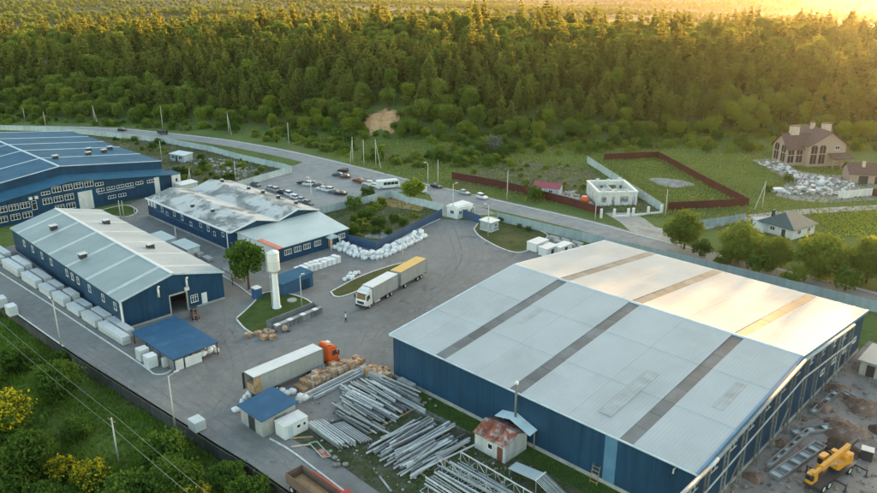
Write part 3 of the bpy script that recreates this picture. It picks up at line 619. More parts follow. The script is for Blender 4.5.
for s, (ya, yb) in enumerate(((-.25, 2.3), (4.85, 2.3))):
    for k in range(6): slope_strip(rs, 'roof_sheet', -.2 + k * .94, .72 + k * .94, ya, 2.42, yb, 3.52, M['rust'], .1 + .03 * (k % 2), .05)
window(rs, 2.7, 0, 1.5, -math.pi / 2, .9, .9, 1); MB().box(3.9, 4.8, -.05, -.003, .02, 2.1).build('door', mat('old door', (.16, .06, .04), .8), rs)
tk = thing('lean_to_roof', 'pale blue sheet roof between rusty shed and warehouse wall', 'lean-to', W(22.2, -.9), YA)
slab([(.0, -.9, 3.5), (2.6, -.9, 4.1), (2.6, .75, 4.25), (0, .75, 3.65)], .08).build('roof', M['blue_ice'] if 'blue_ice' in M else M.setdefault('blue_ice', mat('ice blue sheet', (.55, .72, .78), .5)), tk)
slab([(2.6, -.9, 4.1), (6.0, -.9, 3.0), (6.0, .75, 3.15), (2.6, .75, 4.25)], .08).build('roof', M['blue_ice'], tk)
for x in (.2, 5.6): MB().box(x, x + .12, .55, .67, 0, 3.0).build('post', M['steel'], tk)
ch = thing('flue_pipe', 'tall dark steel flue pipe rising along the warehouse wall', 'flue pipe', W(25.0, -.85), YA)
MB().tube((0, .0, 0), (0, .0, 9.2), .17, n=10).build('pipe', mat('sooty steel', (.16, .17, .17), .5, .4), ch, True); MB().lathe([(.24, 9.1), (.26, 9.3), (.12, 9.5)], 10).build('cap', M['white'], ch)
lp = thing('wall_ladder', 'short rusty rack leaning on the warehouse wall', 'rack', W(37.2, -.75), YA); m = MB()
for x in (0, 1.0): m.bar((x, -.3, 0), (x, .25, 2.6), .08, .08)
m.build('upright', M['wood'], lp)
for k in range(5): MB().bar((0, -.25 + .1 * k, .3 + k * .5), (1.0, -.25 + .1 * k, .3 + k * .5), .07, .07).build('rung', M['wood'], lp)
bs = hut('blue_shed', 'dark blue sheet-metal shed beside the row of white cube sacks', 'shed', W(-43.5, 6.6), YA, 4.2, 7.4, 2.5, 3.0, M['blue_plain'], M['roof_bluemetal'], .2)
MB().box(4.203, 4.25, 4.5, 6.5, .02, 2.1).build('door', M['blue_clad_y'], bs)
sp = thing('open_shelter', 'small open shelter with dark flat roof beside the tree', 'shelter', W(-55.6, 2.6), YA)
MB().box(0, 4.2, 0, 3.2, 2.5, 2.68).build('roof', mat('dull shelter roof', (.16, .19, .2), .7), sp)
for x in (.15, 4.0):
    for y in (.15, 3.0): MB().box(x - .06, x + .06, y - .06, y + .06, 0, 2.5).build('post', M['dark'], sp)
MB().box(.4, 3.8, 2.3, 2.8, .4, .5).box(.5, .65, 2.4, 2.7, 0, .4).box(3.5, 3.65, 2.4, 2.7, 0, .4).build('bench', M['wood'], sp)
bt = thing('portable_toilet', 'dark blue cabin with white roof on the lawn corner', 'cabin', W(-42.4, 2.6), YA)
MB().cbox((0, 0, 0), (1.5, 1.5, 2.2), ch=.08).build('body', M['bluebox'], bt); MB().cbox((0, 0, 2.2), (1.6, 1.6, .22), taper=.8).build('roof', M['white'], bt); MB().box(.752, .78, -.45, .45, .1, 1.95).build('door', M['blue_plain'], bt)
ck = hut('field_hut', 'small pale hut with flat roof on the rough plot', 'hut', G(170.5, 160.5), R(-30), 6.6, 4, 2.4, 2.6, M['fencepale'], M['seam'], .3); window(ck, 1.5, 0, 1.5, -math.pi / 2, 1.6, 1.2, 2); window(ck, 5, 0, 1.5, -math.pi / 2, 1.6, 1.2, 2); MB().box(2.7, 3.5, -.05, -.003, .02, 2.0).build('door', M['dark'], ck)
wc = hut('white_cabin', 'white site cabin beside the old workshop end', 'cabin', G(176, 192), YA, 4, 5, 2.7, 2.8, M['offwhite'], M['white']); window(wc, 2, 0, 1.6, -math.pi / 2, 1, .9, 2)
gh = thing('gatehouse', 'white gatehouse with arched porch at the yard entrance', 'gatehouse', G(447, 216.5), YA); gh.scale = (.8, .8, .78)
MB().box(0, 4.6, 0, 7.5, 0, 3.6).build('wall', M['white'], gh); MB().box(-.25, 4.85, -.25, 7.75, 3.6, 3.85).box(.3, 4.2, .3, 7.2, 3.85, 4.3).build('roof', M['white'], gh)
for y in (1.4, 4.2): window(gh, 4.6, y, 2.1, 0, 1.3, 1.3, 2)
window(gh, 2.3, 0, 2.1, -math.pi / 2, 1.6, 1.3, 2)
m = MB(); arc = [(6.3 + 1.3 * math.cos(t), 2.0 + 1.3 * math.sin(t)) for t in np.linspace(0, math.pi, 9)]; inn = [(6.3 + 1.0 * math.cos(t), 2.0 + 1.0 * math.sin(t)) for t in np.linspace(math.pi, 0, 9)]
for i in range(8): m.prism([arc[i], arc[i + 1], inn[7 - i], inn[8 - i]], 'x', 4.61, 5.6)
m.box(4.61, 5.6, 5.0, 5.3, 0, 2).box(4.61, 5.6, 7.3, 7.6, 0, 2); m.build('porch_arch', M['white'], gh); MB().box(4.603, 4.65, 5.7, 6.9, .02, 2.2).build('door', M['dark'], gh)
gb = thing('guard_booth', 'small grey guard booth with white roof on the lawn kerb', 'booth', G(480, 229.5), YA); gb.scale = (.8, .8, .85)
MB().box(0, 4.4, 0, 3.8, 0, 2.9).build('wall', mat('grey booth sheet', (.33, .38, .39), .5, ribs=('X', .3, .02)), gb); MB().box(-.3, 4.7, -.3, 4.1, 2.9, 3.1).build('roof', M['white'], gb); MB().box(-.1, 4.5, -.1, 3.9, 0.0, .25).build('plinth', M['white'], gb)
window(gb, 4.4, 2.4, 1.8, 0, 1.2, 1.0, 2); MB().box(4.403, 4.45, .4, 1.3, .26, 2.3).build('door', M['seam'], gb); MB().box(1.4, 1.8, 2.0, 2.4, 3.1, 3.9).build('chimney', M['white'], gb)
ed = hut('site_shed', 'grey site shed with pale roof at the right edge of the dirt', 'shed', W(52.6, 52.2), YA, 6, 6.5, 2.5, 2.7, M['concrete'], M['roof_grey'], .4)
MB().box(1, 2.2, -.05, -.003, .02, 2).build('door', M['dark'], ed)

# unfinished roofless house
uh = thing('unfinished_house', 'roofless white block house under construction with empty openings', 'house', G(597.5, 206), R(4))
def wall_open(root, nm, mt, a, c, ax, at, t, h, ops):          # wall from a to c with rectangular openings (p,q,z0,z1), each pier its own block
    m = MB(); cur = a
    def put(u0, u1, z0, z1):
        if u1 - u0 < .01 or z1 - z0 < .01: return
        m.box(u0, u1, at, at + t, z0, z1) if ax == 'x' else m.box(at, at + t, u0, u1, z0, z1)
    for p, q, z0, z1 in sorted(ops): put(cur, p, 0, h); put(p, q, 0, z0); put(p, q, z1, h); cur = q
    put(cur, c, 0, h); return m.build(nm, mt, root)
HW, HD = 11.0, 12.5
op = [(1.0, 2.4, .8, 2.6), (3.9, 4.8, 0, 2.6), (6.2, 8.6, .8, 2.6), (9.6, 10.5, 0, 2.6)]; os_ = [(1.6, 2.8, .9, 2.6), (5.2, 6.2, 0, 2.6), (8.6, 10.2, .9, 2.6)]
wall_open(uh, 'wall', M['offwhite'], 0, HW, 'x', 0, .4, 3.7, op); wall_open(uh, 'wall', M['offwhite'], 0, HW, 'x', HD - .4, .4, 3.7, op)
wall_open(uh, 'wall', M['offwhite'], .405, HD - .405, 'y', 0, .4, 3.7, os_); wall_open(uh, 'wall', M['offwhite'], .405, HD - .405, 'y', HW - .4, .4, 3.7, os_)
wall_open(uh, 'inner_wall', M['offwhite'], .405, HD - .405, 'y', 5.2, .25, 3.2, [(3, 4, 0, 2.3), (8, 9, 0, 2.3)]); wall_open(uh, 'inner_wall', M['offwhite'], .405, 5.19, 'x', 6.5, .25, 3.2, [(2, 3, 0, 2.3)]); wall_open(uh, 'inner_wall', M['offwhite'], 5.46, HW - .41, 'x', 5.5, .25, 3.2, [(7, 8, 0, 2.3)])
MB().box(-.15, HW + .15, -.15, .55, 3.7, 4.05).box(-.15, HW + .15, HD - .55, HD + .15, 3.7, 4.05).box(-.15, .55, .56, HD - .56, 3.7, 4.05).box(HW - .55, HW + .15, .56, HD - .56, 3.7, 4.05).build('ring_beam', M['white'], uh)
for q in range(6): MB().cbox((1.5 + q * 1.6, HD - .2 if q % 2 else .2, 4.05), (.9, .5, .3 + .2 * (q % 3))).build('block_stack', M['offwhite'], uh)
MB().box(.45, HW - .45, .45, HD - .45, .02, .12).build('floor_slab', M['concrete'], uh)
rh = hut('red_roofed_shed', 'small pale shed with raspberry red roof inside the maroon fence', 'shed', G(533.5, 194), R(-22), 7.5, 4.2, 2.3, 3.3, M['fencepale'], M['redroof'], .3, 'gable'); window(rh, 5, 0, 1.3, -math.pi / 2, 1.2, .9, 2); MB().box(2, 2.9, -.05, -.003, .02, 2).build('door', M['white'], rh)
tn = thing('orange_tank', 'bright orange mixer drum on ground by the roofless house', 'mixer', G(584.5, 203), .3)
MB().lathe([(.5, .1), (1.3, .6), (1.3, 1.3), (.8, 2.0), (.7, 2.0)], 14).build('drum', M['orange'], tn, True); MB().bar((-1.6, 0, .2), (2.2, .3, .2), .3, .2).build('frame', M['redpaint'], tn)

# brick house at the right
bh = thing('brick_house', 'two-storey brick house with brown roofs, arched windows and wide chimneys', 'house', G(805.5, 167), R(8))
BW, BD, BE, BR = 13.5, 14.0, 7.2, 11.6
# front (local -Y faces the camera): main block with a ridge running across x, and a wing gable to the left
m = MB(); m.box(0, BW, 0, .4, 0, BE).box(0, BW, BD - .4, BD, 0, BE).box(0, .4, .41, BD - .41, 0, BE).box(BW - .4, BW, .41, BD - .41, 0, BE); m.build('wall', M['brick'], bh)
m = MB(); m.prism([(0, BE), (BW, BE), (BW * .55, BR - .2)], 'y', 0, .4); m.build('gable_wall', M['brick'], bh)
m = MB(); m.prism([(0, BE), (BW, BE), (BW * .55, BR - .2)], 'y', BD - .4, BD); m.build('gable_wall', M['brick'], bh)
XR = BW * .55
slab([(-.7, -.8, BE - .3), (XR, -.8, BR), (XR, BD + .5, BR), (-.7, BD + .5, BE - .3)][::-1], .2).build('roof_slope', M['tile'], bh)
slab([(BW + .7, -.8, BE - .3), (XR, -.8, BR), (XR, BD + .5, BR), (BW + .7, BD + .5, BE - .3)], .2).build('roof_slope', M['tile'], bh)
# side wing turned to the left with its own gable
m = MB(); m.prism([(2, 0), (10.5, 0), (10.5, BE - 1.2), (6.2, BR - 1.6), (2, BE - 1.2)], 'x', -6, -.003); m.build('wing_wall', M['brick'], bh)
slab([(-6.6, 1.4, BE - 1.6), (4, 1.4, BE - 1.6), (4, 6.2, BR - 1.3), (-6.6, 6.2, BR - 1.3)], .2).build('roof_slope', M['tile'], bh)
slab([(-6.6, 11.1, BE - 1.6), (-6.6, 6.2, BR - 1.3), (4, 6.2, BR - 1.3), (4, 11.1, BE - 1.6)], .2).build('roof_slope', M['tile'], bh)
for x, y, z in ((-2.0, 6.2, 12.6), (10.3, 7.5, 12.9), (6.6, 9.5, 13.0)):
    w = 1.5 if x != 6.6 else .5
    c_ = MB().cbox((x, y, 7.5), (2 * w, 1.3, z - 7.5)).build('chimney', mat('pale chimney', (.52, .42, .36), .8) if 'pale chimney' not in bpy.data.materials else bpy.data.materials['pale chimney'], bh); MB().cbox((x, y, z), (2 * w + .3, 1.6, .2)).build('cap', M['tile'], c_)
def arch_window(root, x, y, z, w, h, rz):
    t = np.linspace(0, math.pi, 9); pts = [(-w / 2, 0), (w / 2, 0)] + [(w / 2 * math.cos(a), h - w / 2 + w / 2 * math.sin(a)) for a in t]
    g = MB(); g.prism(pts, 'y', -.06, .02); o = g.build('arched_window', M['glass'], root, loc=(x, y, z), rz=rz)
    f = MB(); f.box(-.06, .06, -.1, -.05, 0, h - .05).box(-w / 2 - .08, -w / 2 + .06, -.1, -.05, 0, h - w / 2).box(w / 2 - .06, w / 2 + .08, -.1, -.05, 0, h - w / 2).box(-w / 2, w / 2, -.1, -.05, h * .5, h * .5 + .3); f.build('frame', M['brick'], o)
for x in (2.2, 5.2): arch_window(bh, x, 0, 1.0, 2.3, 6.2, 0)
for y in (8.2, 4.2): arch_window(bh, -6, y, 1.2, 2.6, 5.6, -math.pi / 2)
for x in (-4.6, -1.6): arch_window(bh, x, 2, 1.2, 2.2, 4.6, 0)
window(bh, 10.3, 0, 6.2, -math.pi / 2, 1.7, 1.3, 2); window(bh, 10.2, 0, 2.3, -math.pi / 2, 1.4, 1.4, 2)
slab([(7.2, -3.4, 3.2), (BW + 1.6, -3.4, 3.2), (BW + .8, -.05, 4.5), (7.2, -.05, 4.5)], .2).build('porch_roof', M['tile'], bh)
for x in (7.5, 10.5, 14.3): MB().cbox((x, -3.1, 0), (.35, .35, 3.0)).build('porch_post', M['brick'], bh)
ga = hut('garage', 'low brick garage with brown roof right of the brick house', 'garage', G(849, 183), R(-12), 15, 8, 3.1, 5.6, M['brick'], M['tile'], .6, 'gable')
for x in (2.5, 7): MB().box(x, x + 2.6, -.06, -.003, .02, 2.4).build('garage_door', M['dark'], ga)
c_ = MB().cbox((4, 2.6, 4.0), (.8, .8, 2.4)).build('chimney', bpy.data.materials['pale chimney'], ga)
g0, g1_, g2_ = G(792, 240), G(822, 231), G(775, 226); gd = g1_ - g0
gr = thing('teal_roofed_house', 'small white house with teal hipped roof beside the track', 'house', g0, math.atan2(gd.y, gd.x))
GX, GY_ = 9.0, 9.0
MB().box(0, GX, 0, GY_, 0, 2.6).build('wall', M['offwhite'], gr)
a_, b_, e_ = (2.9, GY_ / 2, 5.3), (GX - 2.9, GY_ / 2, 5.3), .55
c4 = [(-e_, -e_, 2.55), (GX + e_, -e_, 2.55), (GX + e_, GY_ + e_, 2.55), (-e_, GY_ + e_, 2.55)]
for pts in ([c4[0], c4[1], b_, a_], [c4[1], c4[2], b_], [c4[2], c4[3], a_, b_], [c4[3], c4[0], a_]): slab(pts, .12).build('roof_slope', M['greenroof'], gr)
window(gr, 2.5, 0, 1.5, -math.pi / 2, 1.3, 1.1, 2); window(gr, 6.5, 0, 1.5, -math.pi / 2, 1.3, 1.1, 2); window(gr, 0, 5.5, 1.5, math.pi, 1.3, 1.1, 2); MB().box(-.05, -.003, 2, 3, .02, 2).build('door', M['dark'], gr); MB().cbox((1.5, GY_ - 2.2, 3.2), (.6, .6, 2.4)).build('chimney', M['dark'], gr)
pb = hut('porch_hut', 'pale lean-to hut with sheet roof left of the teal-roofed house', 'hut', G(762, 233), R(10), 5.0, 4.5, 2.0, 2.5, M['offwhite'], M['fencegrey'], .3)
# water tower
wt = thing('water_tower', 'white water tower with a drum tank on a lattice-free steel column', 'water tower', G(277, 308)); wt['label'] = 'white drum water tower on a single tall column standing on the lawn'
MB().lathe([(.85, 0), (.85, .3), (.68, .35), (.55, 7.6), (.55, 7.7)], 20).build('column', M['white'], wt, True)
MB().lathe([(.5, 7.2), (1.06, 7.75), (1.12, 7.85), (1.12, 11.3), (1.08, 11.4), (.3, 11.75), (.25, 11.8)], 24).build('tank', M['white'], wt, True)
for z in (7.95, 9.6, 11.2): MB().lathe([(1.13, z - .06), (1.17, z - .05), (1.17, z + .05), (1.13, z + .06)], 24).build('band', M['lamp'], wt)
m = MB()
for s in (-.22, .22): m.bar((-.85, s, .2), (-.85, s, 7.6), .05, .05).bar((-1.32, s, 7.6), (-1.32, s, 11.5), .05, .05).bar((-.85, s, 7.6), (-1.32, s, 7.6), .05, .05)
for k in range(35): m.bar((-.85 if k < 23 else -1.32, -.22, .4 + k * .32), (-.85 if k < 23 else -1.32, .22, .4 + k * .32), .03, .03)
m.build('ladder', M['lamp'], wt)

# ------------------------------------------------------------------ fences
def fence(name, label, pts, step, h, mt, post=None, t=.06, ph=.12, base=0.0, z0=0.0, cat='fence', pw=.12):
    o = thing(name, label, cat, (pts[0][0], pts[0][1], z0)); o0 = Vector((pts[0][0], pts[0][1], 0))
    pm = MB().box(-pw / 2, pw / 2, -pw / 2, pw / 2, 0, h + ph).mesh('post', post or mt)
    for a, c in zip(pts, pts[1:]):
        a = Vector((a[0], a[1], 0)); c = Vector((c[0], c[1], 0)); d = c - a; n = max(1, round(d.length / step)); s = d.length / n; rz = math.atan2(d.y, d.x)
        me = MB().box(pw / 2 + .01, s - pw / 2 - .01, -t / 2, t / 2, .05 + base, h).mesh('panel', mt)
        for k in range(n):
            q = a + d * (k / n) - o0; link('panel', me, o, q, rz); link('post', pm, o, q, rz)
    link('post', pm, o, Vector((pts[-1][0], pts[-1][1], 0)) - o0); return o
fence('boundary_fence', 'long blue-grey panel fence between the road and warehouse', px((497, 221), (560, 236), (640, 254.5), (700, 269), (770, 286), (877, 313), (960, 335)), 3.0, 2.3, M['fencegrey'])
fence('roadside_fence', 'pale panel fence along the far road from production hall to parking', px((-60, 129), (40, 131), (80, 134), (165, 143), (212, 152), (240, 160), (285, 170)), 3.5, 2.1, M['fencepale'])
fence('plot_fence', 'pale panel fence between rough plot and parking lot', px((285, 170), (292, 172.5), (262, 181), (232, 190)), 3.0, 2.1, M['fencepale'])
fence('parking_fence', 'pale panel fence around the near side of the parking lot', px((232, 190), (270, 202), (313, 216), (352, 207), (391, 197), (407, 203), (425, 207), (443, 212)), 3.0, 2.1, M['fencepale'])
fence('blue_fence', 'dark blue sheet fence behind the long pile of white sacks', px((349, 244), (362, 247), (376, 251.5), (405, 236), (442, 217)), 3.0, 2.3, M['fenceblue'])
fence('gate_fence', 'short dark blue fence between gatehouse and guard booth', px((461, 217), (480, 224)), 3.0, 2.3, M['fenceblue'])
fence('maroon_fence', 'long maroon sheet fence along the roadside grass', px((452, 179), (500, 188), (533, 196), (570, 206), (603, 216)), 3.0, 2.3, M['fencebrown'])
fence('plot_back_fence', 'maroon fence round the fenced garden plot', px((604, 160), (658, 157.5), (700, 181), (748, 206), (668, 210)), 3.0, 2.2, M['fencebrown'])
fence('diagonal_fence', 'pale grey fence running diagonally behind the roofless house', px((587, 163), (625, 188), (663, 213)), 3.0, 2.4, M['fencepale'])
fence('villa_wall', 'pale wall section in front of the garage', px((838, 199), (872, 195.5)), 4, 2.2, M['offwhite'], t=.25)
fence('villa_gate', 'dark gate at the end of the pale wall by garage', px((872, 196), (890, 199)), 3, 2.2, M['fencebrown'])
fence('track_fence', 'blue-grey fence along the track behind the roadside trees', px((694, 229), (716, 225.5), (744, 221)), 3, 2.0, M['fencegrey'])
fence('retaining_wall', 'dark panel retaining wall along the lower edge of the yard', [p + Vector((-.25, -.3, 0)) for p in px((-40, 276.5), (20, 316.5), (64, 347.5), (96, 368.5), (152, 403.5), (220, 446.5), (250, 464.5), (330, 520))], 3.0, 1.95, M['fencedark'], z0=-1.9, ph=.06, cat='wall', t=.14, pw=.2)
pf = thing('gate_posts', 'white posts on a low wall in front of the roofless house', 'fence', G(614, 217)); o0 = G(614, 217)
pl_ = px((614, 217), (628, 216.5), (633, 216), (648, 214.5), (661, 213))
for p in pl_: MB().cbox((p.x - o0.x, p.y - o0.y, 0), (.6, .6, 2.2)).build('post', M['white'], pf)
for a, c in ((0, 1), (2, 3), (3, 4)):
    A_, C_ = pl_[a] - o0, pl_[c] - o0; d = (C_ - A_).normalized(); MB().bar(A_ + d * .32 + Vector((0, 0, .25)), C_ - d * .32 + Vector((0, 0, .25)), .35, .5).build('low_wall', M['white'], pf)
MB().cbox((G(601, 218).x - o0.x, G(601, 218).y - o0.y, 0), (.6, .6, 2.5)).build('post', M['white'], pf)

# ------------------------------------------------------------------ poles, lamps, wires
def pole(label, base, h, arm=None, strut=None, z=0.0, r=.13, name='utility_pole', cross=False, cat='pole', mt='pole'):
    p = G(base[0], base[1], z); o = thing(name, label, cat, p)
    MB().tube((0, 0, 0), (0, 0, h), r, r * .62, 10).build('mast', M[mt], o, True)
    if arm:
        dx, dy = arm; MB().tube((0, 0, h - .1), (dx, dy, h + .25), .05).build('arm', M[mt], o); MB().cbox((dx, dy, h + .2), (.75, .3, .16), math.atan2(dy, dx), taper=.8).build('lamp_head', M['lamp'], o)
    if strut: MB().tube((strut[0], strut[1], 0), (0, 0, h - .6), r * .9, r * .6, 8).build('strut', M[mt], o)
    if cross: MB().bar((-.7, .5, h - .4), (.7, -.5, h - .4), .1, .1).build('cross_arm', M['wood'], o)
    return o
pole('tall street lamp on the yard edge opposite the panel stacks', (61, 345.5), 8.3, (-.9, .9), name='street_lamp', cat='lamp')
pole('street lamp at the retaining wall below the rounded kerb end', (175, 426), 8.0, (.9, .8), name='street_lamp', cat='lamp')
pole('thin lamp post on the lawn right of the water tower', (302, 308), 6.6, (.5, .4), name='street_lamp', cat='lamp', r=.1)
pole('lamp post on the grass strip behind the white truck', (403, 263), 5.5, (.5, .4), name='street_lamp', cat='lamp', r=.1)
pole('tall lamp post beside the white gatehouse', (453, 218), 9.2, (.9, .2), name='street_lamp', cat='lamp')
pole('lamp post at the lawn kerb in front of guard booth', (488, 236.5), 8.0, (-.8, .2), name='street_lamp', cat='lamp')
pole('lamp post inside the parking lot near its fence corner', (312, 208), 8.3, (-.7, .3), name='street_lamp', cat='lamp')
pole('roadside lamp post above the dark passing car', (428, 184), 6.4, (-.9, .3), name='street_lamp', cat='lamp')
for lb, b_, h_, st in [('leftmost bare pole at the forest foot', (25, 120), 5.4, None), ('short pole beside the leftmost forest pole', (45, 123), 4.2, None), ('leaning double pole at forest foot left of centre', (95, 123), 7.6, (1.6, -1.2)), ('pole beside the far road behind the production hall roof', (46, 128), 6.8, None), ('pole on the far road verge beside the truck', (163, 129), 9.4, None),
                       ('double pole at the forest foot right of the far road bend', (229, 134), 8.6, (1.2, -.8)), ('single pole on the grass above the road bend', (289, 145), 8.6, None), ('left double pole above the parking lot', (353, 163), 9.0, (-1.0, .4)), ('middle single pole above the parking lot', (364, 166), 9.0, None), ('right strutted pole above the parking lot', (376, 168), 9.6, (1.6, -.5)),
                       ('tall pole on the verge right of the roadside lamp', (438, 187), 8.4, None), ('pole in the roadside grass before the maroon fence', (507, 200), 8.6, None), ('pole at the maroon fence end by the roofless house', (595, 220), 4.9, None), ('pole at the end of the diagonal pale fence', (665, 217), 7.6, None),
                       ('strutted wooden pole right of the garden plot corner', (762, 208), 7.6, (-2.6, -1.4)), ('pole in the rubble before the garage', (848, 197), 5.0, None), ('pole on the rough plot beside the production hall corner', (162, 161), 7.0, None), ('strutted pole on the rough plot behind the old workshop', (191, 186), 5.5, (-1.0, -.8)), ('thin pole at the parking fence behind the old workshop', (236, 182), 6.6, None),
                       ('short post beside the production hall lawn, left one', (121, 219), 5.0, None), ('short post beside the production hall lawn, right one', (124, 217.5), 4.6, None), ('post between production hall and old workshop', (135.5, 219), 3.2, None), ('short post in the gap before old workshop wall', (177, 246), 4.8, None), ('white vent mast left of the yard tree', (230, 267), 8.4, None)]:
    pole(lb, b_, h_, None, st)
fp = pole('concrete power pole standing in the foreground grass slope', (120, 470), 8.2, None, None, -3.4, .14, cross=True)
w0 = G(120, 470, -3.4); dirw = (G(195, 482, 4.6) - G(51, 368, 4.6)); dirw.z = 0; dirw.normalize()
for s, lb in ((-1, 'power pole of the foreground line beyond the left edge'),):
    q = w0 + dirw * 52 * s
for k, sg in enumerate((-1, 1)):
    m = MB(); side = Vector((-dirw.y, dirw.x, 0)) * .75 * sg
    for s in (-1, 1):
        p0 = w0 + side + Vector((0, 0, 7.85)); p1 = p0 + dirw * (55 * s) + Vector((0, 0, 1.6 if s < 0 else -.5)); prev = p0
        for i in range(1, 13):
            t = i / 12; p = p0.lerp(p1, t) - Vector((0, 0, 1.1 * 4 * t * (1 - t) * .5)); m.tube(prev, p, .028, n=5, cap=False); prev = p
    tag(m.build('power_line', M['wirem']), 'overhead cable across the foreground slope, %s one' % ('nearer' if sg < 0 else 'farther'), 'cable')
for lb, b_, s in (('foreground line pole past the left edge of slope', w0, -55),):
    q = b_ + dirw * s; o = thing('utility_pole', lb, 'pole', q); MB().tube((0, 0, -1), (0, 0, 9.6), .14, .09, 10).build('mast', M['pole'], o); MB().bar((-.7, .5, 9.3), (.7, -.5, 9.3), .1, .1).build('cross_arm', M['wood'], o)

# ------------------------------------------------------------------ vehicles
def wheel(parent, x, y, r, w, n=14):
    k = ('wheel', r, w)
    if k not in _wc:
        t = MB(); prof = [(r * .6, -w / 2), (r * .95, -w / 2), (r, -w / 2 + .04), (r, w / 2 - .04), (r * .95, w / 2), (r * .6, w / 2)]
        vs = []; 
        for rr, yy in prof: vs += [(rr * math.cos(2 * math.pi * i / n), yy, rr * math.sin(2 * math.pi * i / n)) for i in range(n)]
        t.add(vs, [(q * n + i, q * n + (i + 1) % n, (q + 1) * n + (i + 1) % n, (q + 1) * n + i) for q in range(5) for i in range(n)])
        h = MB(); h.tube((0, -w / 2 + .03, 0), (0, w / 2 - .03, 0), r * .61, n=n)
        _wc[k] = (t.mesh('wheel', M['black']), h.mesh('rim', M['lamp']))
    o = link('wheel', _wc[k][0], parent, (x, y, r)); link('rim', _wc[k][1], o); return o
_pc = {}
def paint(col):
    if col not in _pc:
        _pc[col] = mat('car paint %d' % len(_pc), col, .25, .1, .04, 1, spec=.6)
    return _pc[col]
def car(label, p, rz, col, kind='sedan', group=None):
    o = thing('parked_car' if group else 'car', label, 'car' if kind != 'van' else 'van', G(*p), R(rz), group); pm = paint(col); o.scale = (.8, .86, .9)
    if kind == 'van':
        L, H, WD = 5.4, 2.3, 1.95; side = [(-L / 2, .35), (L / 2 - .1, .35), (L / 2, .6), (L / 2 - .1, 1.05), (L / 2 - .9, 1.25), (L / 2 - 1.7, 2.2), (L / 2 - 2.0, H), (-L / 2 + .1, H), (-L / 2, 2.1)]
        gh_ = [(L / 2 - 1.05, 1.3), (L / 2 - 1.78, 2.12), (-L / 2 + .5, 2.1), (-L / 2 + .5, 1.35)]
    else:
        L, H, WD = (4.5, 1.45, 1.78) if kind == 'sedan' else (4.4, 1.72, 1.85)
        hood = .92 if kind == 'sedan' else 1.05; tr = .98 if kind == 'sedan' else 1.1
        side = [(-L / 2 + .05, .3), (L / 2 - .05, .3), (L / 2, .55), (L / 2 - .12, .78), (L / 2 - 1.25, hood), (-L / 2 + (.85 if kind == 'sedan' else .15), tr), (-L / 2 + .06, tr - .05), (-L / 2, .6)]
    m = MB()
    n = len(side); inset = .1; vs = []
    for yy, k in ((-WD / 2, 1), (-WD / 2 + inset, 0), (WD / 2 - inset, 0), (WD / 2, 1)):   # side faces lean in at the shoulder
        vs += [(x * (.985 if k else 1), yy, z - (.06 if (k and z > .7) else 0)) for x, z in side]
    fs = [tuple(range(n)), tuple(range(3 * n, 4 * n))[::-1]]
    for r_ in range(3): fs += [(r_ * n + i, (r_ + 1) * n + i, (r_ + 1) * n + (i + 1) % n, r_ * n + (i + 1) % n) for i in range(n)]
    m.add(vs, fs); m.build('body', pm, o)
    if kind != 'van':
        x0, x1, z0 = -L / 2 + (.55 if kind == 'sedan' else .12), L / 2 - 1.2, tr - .08
        xa, xb = x0 + (.55 if kind == 'sedan' else .25), x1 - .75; a, c = WD / 2 - .08, WD / 2 - .26
        g = MB(); g.add([(x0, -a, z0), (x1, -a, z0 - .05), (x1, a, z0 - .05), (x0, a, z0), (xa, -c, H - .05), (xb, -c, H - .05), (xb, c, H - .05), (xa, c, H - .05)], [(0, 1, 5, 4), (1, 2, 6, 5), (2, 3, 7, 6), (3, 0, 4, 7)]); g.build('windows', M['glass'], o)
        r = MB(); r.add([(xa - .06, -c - .03, H - .06), (xb + .06, -c - .03, H - .06), (xb + .06, c + .03, H - .06), (xa - .06, c + .03, H - .06), (xa + .1, -c + .1, H), (xb - .1, -c + .1, H), (xb - .1, c - .1, H), (xa + .1, c - .1, H)], [(0, 1, 5, 4), (1, 2, 6, 5), (2, 3, 7, 6), (3, 0, 4, 7), (4, 5, 6, 7), (3, 2, 1, 0)]); r.build('roof', pm, o)
        for s in (-1, 1): MB().bar(((x0 + x1) / 2 - .1, s * (a - .04), z0), ((xa + xb) / 2 - .1, s * (c + .02), H - .05), .09, .06).build('pillar', pm, o)
    else:
        g = MB()
        for s in (-1, 1): g.prism(gh_ if s > 0 else gh_, 'y', s * (WD / 2 + .004) - .003, s * (WD / 2 + .004) + .003)
        g.add([(L / 2 - .88, -.8, 1.3), (L / 2 - .88, .8, 1.3), (L / 2 - 1.66, .75, 2.18), (L / 2 - 1.66, -.75, 2.18)], [(0, 1, 2, 3)]); g.build('windows', M['glass'], o)
    for s in (-1, 1):
        MB().cbox((L / 2 - .1, s * (WD / 2 - .32), .58), (.16, .36, .15)).build('headlight', M['frame'], o); MB().cbox((-L / 2 + .08, s * (WD / 2 - .25), .7), (.12, .25, .16)).build('tail_light', M['redpaint'], o)
        for x in (L / 2 - .85, -L / 2 + .85): wheel(o, x, s * (WD / 2 - .1), .34, .2)
    return o
DK, WH, RD, SV, GY, BL, BR_ = (.02, .02, .022), (.72, .73, .73), (.22, .03, .025), (.4, .42, .43), (.12, .13, .14), (.04, .07, .14), (.12, .06, .04)
GP = 'cars in the parking lot'
